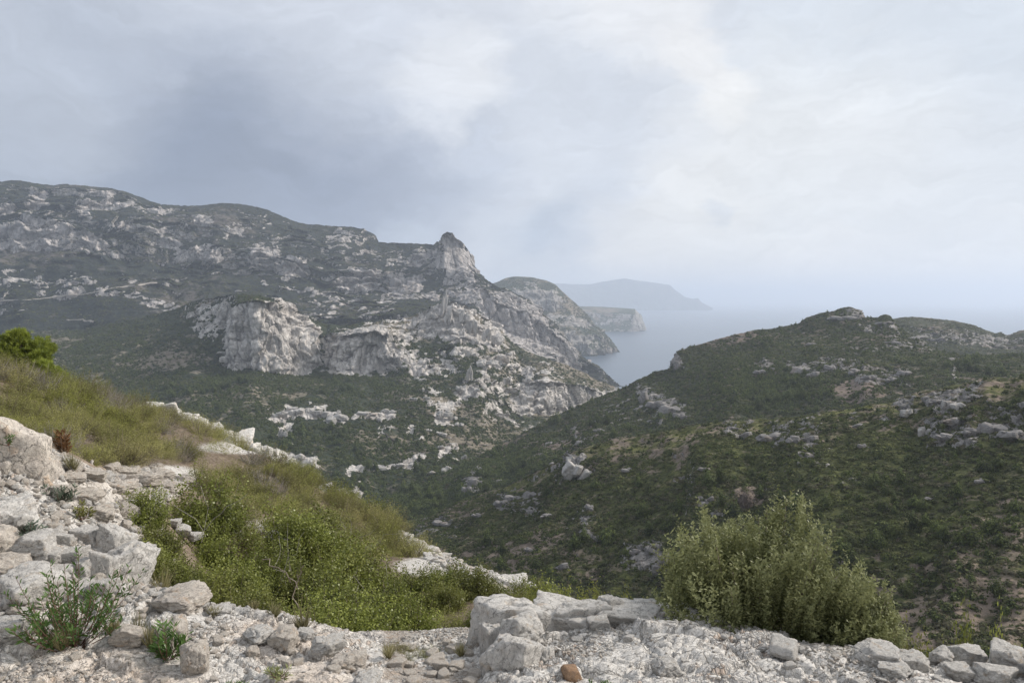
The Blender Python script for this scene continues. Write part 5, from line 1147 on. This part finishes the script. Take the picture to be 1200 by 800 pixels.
single('garrigue_bush', 545, 5.2, 730, 60, 'olive bush at the foot of the slope left of the largest boulder', GAR[0])
for i, (u, D, tv, w) in enumerate([(620, 9.6, 690, 60), (600, 8.6, 690, 70), (560, 7.6, 690, 80), (575, 6.6, 700, 60), (520, 6.5, 700, 80), (480, 6.0, 700, 80), (540, 8.8, 676, 80), (500, 8, 672, 80), (460, 7, 680, 80)]):
    p = gpt(u, D); h = max(P(u, tv, D)[2] - p[2], .2); w_ = w / (FPX / D) / 2
    pool = OAK if i % 2 else GAR
    put_shrub('kermes_oak_bush' if i % 2 else 'garrigue_bush', pool[i % 4], p - [0, 0, .03], i, (w_ / .5, w_ / .5, h / .62), ('glossy green oak bush in the lower thicket' if i % 2 else 'olive bush in the lower thicket') + ' above the gully', 'bush', 'bushes above the gully')

def leafy_plant(name, seed, p, n_, h, rad, leaf, wd_, m_, label, per=16, stem=REDSTEM, t0=.3, cat='plant', group=None, mini=.35):
    rr_ = np.random.default_rng(seed); S = shoots(rr_, n_, rad, h, up=.6, minr=mini, shell=.5)
    f = leaves(rr_, S, per, leaf, wd_, t0=t0, spread=.6, kind='leaf', tipbright=.5)
    e = bpy.data.objects.new(name, None); COL.objects.link(e); e.location = p
    link('leaves', fol_mesh('leaves', [f], m_), e)
    v_, q_ = tubes(S, .0026, .001, 4); link('stems', mesh_np('stems', v_, q_, mats=[stem]), e)
    return tag(e, label, cat, group)
leafy_plant('leafy_plant', 1, gpt(86, 3.62), 64, .38, .31, .036, .0085, FOL['spurge'], 'bright green lance-leaved plant on red stems at the lower left', per=20)
leafy_plant('leafy_plant', 2, gpt(60, 3.55), 12, .18, .22, .045, .011, FOL['spurge'], 'low green shoots at the left foot of the lance-leaved plant', per=20)
leafy_plant('leafy_plant', 3, gpt(195, 3.52), 16, .17, .10, .05, .008, FOL['spurge'], 'dense bright green tuft beside the tilted pale rock', per=26, t0=.1)
leafy_plant('leafy_plant', 4, gpt(35, 4.45), 12, .10, .11, .045, .009, FOL['glaucous'], 'blue-green spiky plant between the boulders at left', per=22, t0=.1)
leafy_plant('leafy_plant', 5, gpt(75, 5.2), 10, .13, .12, .05, .010, FOL['glaucous'], 'blue-green plant above the stacked blocks', per=22, t0=.1)
leafy_plant('leafy_plant', 6, gpt(100, 5.15), 10, .10, .12, .04, .010, FOL['garrigue'], 'yellow-green plant above the right of the stacked blocks', per=18, t0=.1)
leafy_plant('leafy_plant', 7, gpt(12, 5.0), 6, .07, .06, .03, .008, FOL['spurge'], 'tiny green plant rooted in the face of the huge left boulder', per=10, t0=.1).location = P(10, 522, 4.85)
leafy_plant('leafy_plant', 8, gpt(325, 3.3), 10, .05, .08, .03, .005, FOL['rosemary'], 'small grey-green cushion on the ledge near the bottom edge', per=20, t0=.1)
leafy_plant('leafy_plant', 9, gpt(275, 3.28), 10, .05, .08, .03, .005, FOL['spurge'], 'small green cushion on the ledge at the bottom edge', per=20, t0=.1)
leafy_plant('leafy_plant', 10, gpt(705, 3.25), 10, .04, .09, .025, .005, FOL['spurge'], 'small green weed at the bottom edge of the white slab', per=20, t0=.1)
leafy_plant('leafy_plant', 11, gpt(600, 4.2), 10, .05, .08, .03, .006, FOL['spurge'], 'low weed in the crack behind the largest boulder', per=20, t0=.1)
def grass(seed, p, n_, h, rad, label, group=None, name='grass_tuft'):
    rr_ = np.random.default_rng(seed); S = shoots(rr_, n_, rad, h, up=1.0, minr=.45, shell=.5, bend=.1)
    d_ = unit(S[:, -1] - S[:, 0]); sd_ = unit(np.cross(d_, rr_.normal(size=d_.shape))) * .0016
    V = np.stack([S[:, 0] - sd_, S[:, 0] + sd_, S[:, 3] + sd_ * .7, S[:, 5], S[:, 3] - sd_ * .7], 1).reshape(-1, 3)
    b = np.arange(n_)[:, None] * 5; Q = b + np.array([[0, 1, 2, 4]]); T = b + np.array([[4, 2, 3]])
    o = link(name, fol_mesh('grass_tuft', [(V, Q, T, np.repeat(rr_.uniform(0, 1, n_), 5))], FOL['grass']), loc=p)
    return tag(o, label, 'grass tuft', group)
GT = [(355, 4.0, .12, 'round dry grass tuft on the rim of the ledge under the tall stems'), (322, 4.1, .08, 'yellowish grass tuft left of the rim tuft'), (298, 4.15, .06, 'pale grass tuft in the middle of the ledge rim'), (250, 4.05, .07, 'straw-coloured tuft on the ledge top'),
      (190, 4.7, .14, 'tall straw grass at the left end of the oak thicket'), (175, 3.6, .12, 'straw grass around the bright green tuft'), (160, 3.75, .12, 'dry grass between the leafy plant and the rough rock'), (130, 3.7, .10, 'dry grass at the foot of the leafy plant'),
      (12, 4.4, .12, 'brown grass between the boulders at the left edge'), (1045, 4.15, .20, 'thin straw stems right of the rosemary bush'), (1052, 4.1, .14, 'short straw tuft between rosemary and rim stones'), (240, 3.6, .05, 'yellowish sprig by the tilted rock'), (455, 3.8, .08, 'grass on the tip of the ledge'),
      (90, 5.6, .15, 'yellow grass at the edge of the stony clearing'), (150, 5.2, .16, 'pale grass beside the steep rock shoulder'), (165, 4.9, .18, 'olive grass clump under the oak bushes'), (540, 3.9, .08, 'green grass in the gully bottom'), (70, 3.5, .10, 'straw litter under the leafy plant')]
for i, (u, D, h, lab) in enumerate(GT): grass(600 + i, gpt(u, D), 130, h, h * .7, lab)
for i, (u, D) in enumerate([(178, 5.1), (196, 5.3), (186, 5.6), (172, 5.8), (205, 5.0), (215, 5.5)]):
    put_shrub('kermes_oak_bush', OAK[i % 4], gpt(u, D) - [0, 0, .03], i * 1.3, (.42, .42, .45), 'low glossy oak bush hugging the steep rock shoulder', 'bush', 'oak bushes by the rock shoulder')
# tall bare stems in the oak thicket, dead branches, brown fern
def sticks(name, lines, label, m_=GREYWOOD, r0=.008, cat='branch', r1=.003):
    v_, q_ = tubes(np.array(lines, float), r0, r1, 5); o = link(name, mesh_np(name, v_, q_, mats=[m_])); return tag(o, label, cat)
def seg(a, b, wob=.02):
    t = np.linspace(0, 1, 6)[:, None]; return np.array(a) * (1 - t) + np.array(b) * t + q.normal(0, wob, (6, 3)) * np.sin(t * 3.1)
b0 = gpt(352, 4.25)
sticks('dead_shrub', [seg(b0, P(348, 672, 4.3)), seg(P(349, 690, 4.3), P(330, 668, 4.4)), seg(P(330, 668, 4.4), P(308, 655, 4.5)), seg(P(348, 676, 4.3), P(356, 662, 4.3))], 'pale forked dead stem rising from the ledge rim into the oak', BARK, r0=.003, cat='shrub')
sticks('dry_weed', [seg(gpt(350 + k * 4, 4.0), P(349 + k * 5, 690 + k * 3, 4.05), .01) for k in range(3)], 'three thin upright dry stems above the rim grass tuft', FOL['grass'], .003, 'weed', .0015)
sticks('dead_branch', [seg(P(98, 562, 6.4), P(108, 540, 6.6)), seg(P(108, 540, 6.6), P(118, 560, 6.5)), seg(P(104, 548, 6.5), P(116, 558, 6.4)), seg(P(98, 562, 6.4), P(112, 563, 6.3))], 'pale dead branches leaning in a triangle at the clearing edge', r0=.014)
sticks('dead_branch', [seg(P(70, 575, 6.2), P(112, 578, 6.0)), seg(P(80, 570, 6.2), P(118, 572, 6.2)), seg(P(85, 565, 6.3), P(100, 572, 6.2))], 'brown dead twigs lying in the stony clearing', BARK, .009)
BROWN = leaf_mat('brown_fern_leaves', (.12, .06, .025), (.30, .16, .07), (.2, .1, .05), .2, .7, .1)
leafy_plant('dead_fern', 30, gpt(80, 6.0), 12, .18, .09, .05, .012, BROWN, 'rust-brown dead plant beside the huge left boulder', per=26, t0=.2, stem=BARK)
for i in range(9):
    u = q.uniform(150, 600); D_ = q.uniform(5.2, 12)
    pp = gpt(u, D_)
    if masks(pp[None, 0], pp[None, 1], pp[None, 2])[0][0] > .4: continue
    h = q.uniform(.4, .8)
    sticks('bare_shrub', [seg(pp, pp + [q.normal(0, .2), q.normal(0, .1), h], .04), seg(pp + [0, 0, h * .4], pp + [q.normal(0, .25), q.normal(0, .1), h * .9], .03), seg(pp + [0, 0, h * .3], pp + [q.normal(0, .3), q.normal(0, .1), h * .8], .03)],
           'leafless grey shrub poking out of the oak thicket', r0=.003, cat='shrub', r1=.0015)['group'] = 'bare stems in the oak thicket'

# the small pine on the skyline at the left
def pine(seed, u, D, topv, wpx, lobes, label):
    rr_ = np.random.default_rng(seed); p = gpt(u, D); H_ = P(u, topv, D)[2] - p[2]; W_ = wpx / (FPX / D) / 2
    e = bpy.data.objects.new('pine_tree', None); COL.objects.link(e); e.location = p
    cs = []; lines = [seg((0, 0, -.2), (.1, 0, H_ * .9), .05)]
    pts = []
    for (lx, lz, lr) in lobes:
        c = np.array([lx * W_, rr_.uniform(-.4, .4) * W_, lz * H_]); lines.append(seg((0, 0, max(.1, lz * .5) * H_), c, .05))
        nn_ = int(420 * lr * 2.2); d_ = unit(rr_.normal(size=(nn_, 3))); k_ = 1 + .5 * pn(d_ * 2.2 + rr_.uniform(0, 50, 3))
        pts.append(c + d_ * (rr_.uniform(.45, 1, (nn_, 1)) ** .6) * lr * W_ * k_[:, None] * np.array([1, 1, .8]))
        for _ in range(5): lines.append(seg(c * .8 + [0, 0, 0], c + unit(rr_.normal(size=3)) * lr * W_ * .8, .03))
    v_, q_ = tubes(np.array(lines), np.array([.09] + [.03] * (len(lines) - 1)), .006, 5)
    link('trunk', mesh_np('trunk', v_, q_, mats=[BARK]), e)
    pts = np.concatenate(pts); k_ = 16; n_ = len(pts)
    dr = unit(rr_.normal(size=(n_, k_, 3)) * .6 + unit(pts - [0, 0, H_ * .3])[:, None] * .6 + [0, 0, .5]); a = pts[:, None] + rr_.normal(0, .02, (n_, k_, 3))
    sd_ = unit(np.cross(dr, rr_.normal(size=dr.shape))) * .009
    V = np.stack([a - sd_, a + sd_, a + dr * rr_.uniform(.07, .13, (n_, k_, 1))], 2).reshape(-1, 3)
    tone = np.clip(rr_.uniform(0, .6, (n_, 1)) + rr_.uniform(0, .3, (n_, k_)) + .35 * ((pts[:, 2:3] / H_) - .5), 0, 1)
    link('crown', fol_mesh('crown', [(V, None, np.arange(len(V)).reshape(-1, 3), np.repeat(tone.ravel(), 3))], FOL['pine']), e)
    tag(e, label, 'tree')
pine(1, 30, 27, 386, 80, [(.05, .86, .34), (-.3, .68, .42), (.45, .66, .40), (-.8, .55, .42), (.1, .5, .5), (-1.2, .5, .4), (.7, .5, .3)], 'small yellow-green pine on the skyline at the left edge')
pine(2, 60, 25, 424, 42, [(.1, .85, .5), (-.5, .7, .5), (.6, .62, .5), (0, .4, .6)], 'low bright pine bush at the right foot of the skyline pine')

# ------------------------------------------------------------------ haze
HZ_DENS = 1.0e-4
def box(name, lo, hi, m):
    co = [(x, y, z) for z in (lo[2], hi[2]) for y in (lo[1], hi[1]) for x in (lo[0], hi[0])]
    return link(name, mesh_np(name, co, np.array([[0, 2, 3, 1], [4, 5, 7, 6], [0, 1, 5, 4], [2, 6, 7, 3], [0, 4, 6, 2], [1, 3, 7, 5]]), mats=[m], smooth=False))
m, n = mat('haze_air')
pvn = n.new('ShaderNodeVolumePrincipled'); pvn.inputs['Color'].default_value = (.765, .85, .985, 1)
pvn.inputs['Density'].default_value = HZ_DENS; pvn.inputs['Anisotropy'].default_value = 0.25
o = n.new('ShaderNodeOutputMaterial'); n.l.new(pvn.outputs[0], o.inputs['Volume'])
top = max(float(Lr['G'][..., 2].max()) for Lr in LAYERS.values()) + 40
tag(box('haze', (-120000, -120000, SEA - 25), (120000, 120000, top), m), kind='stuff')
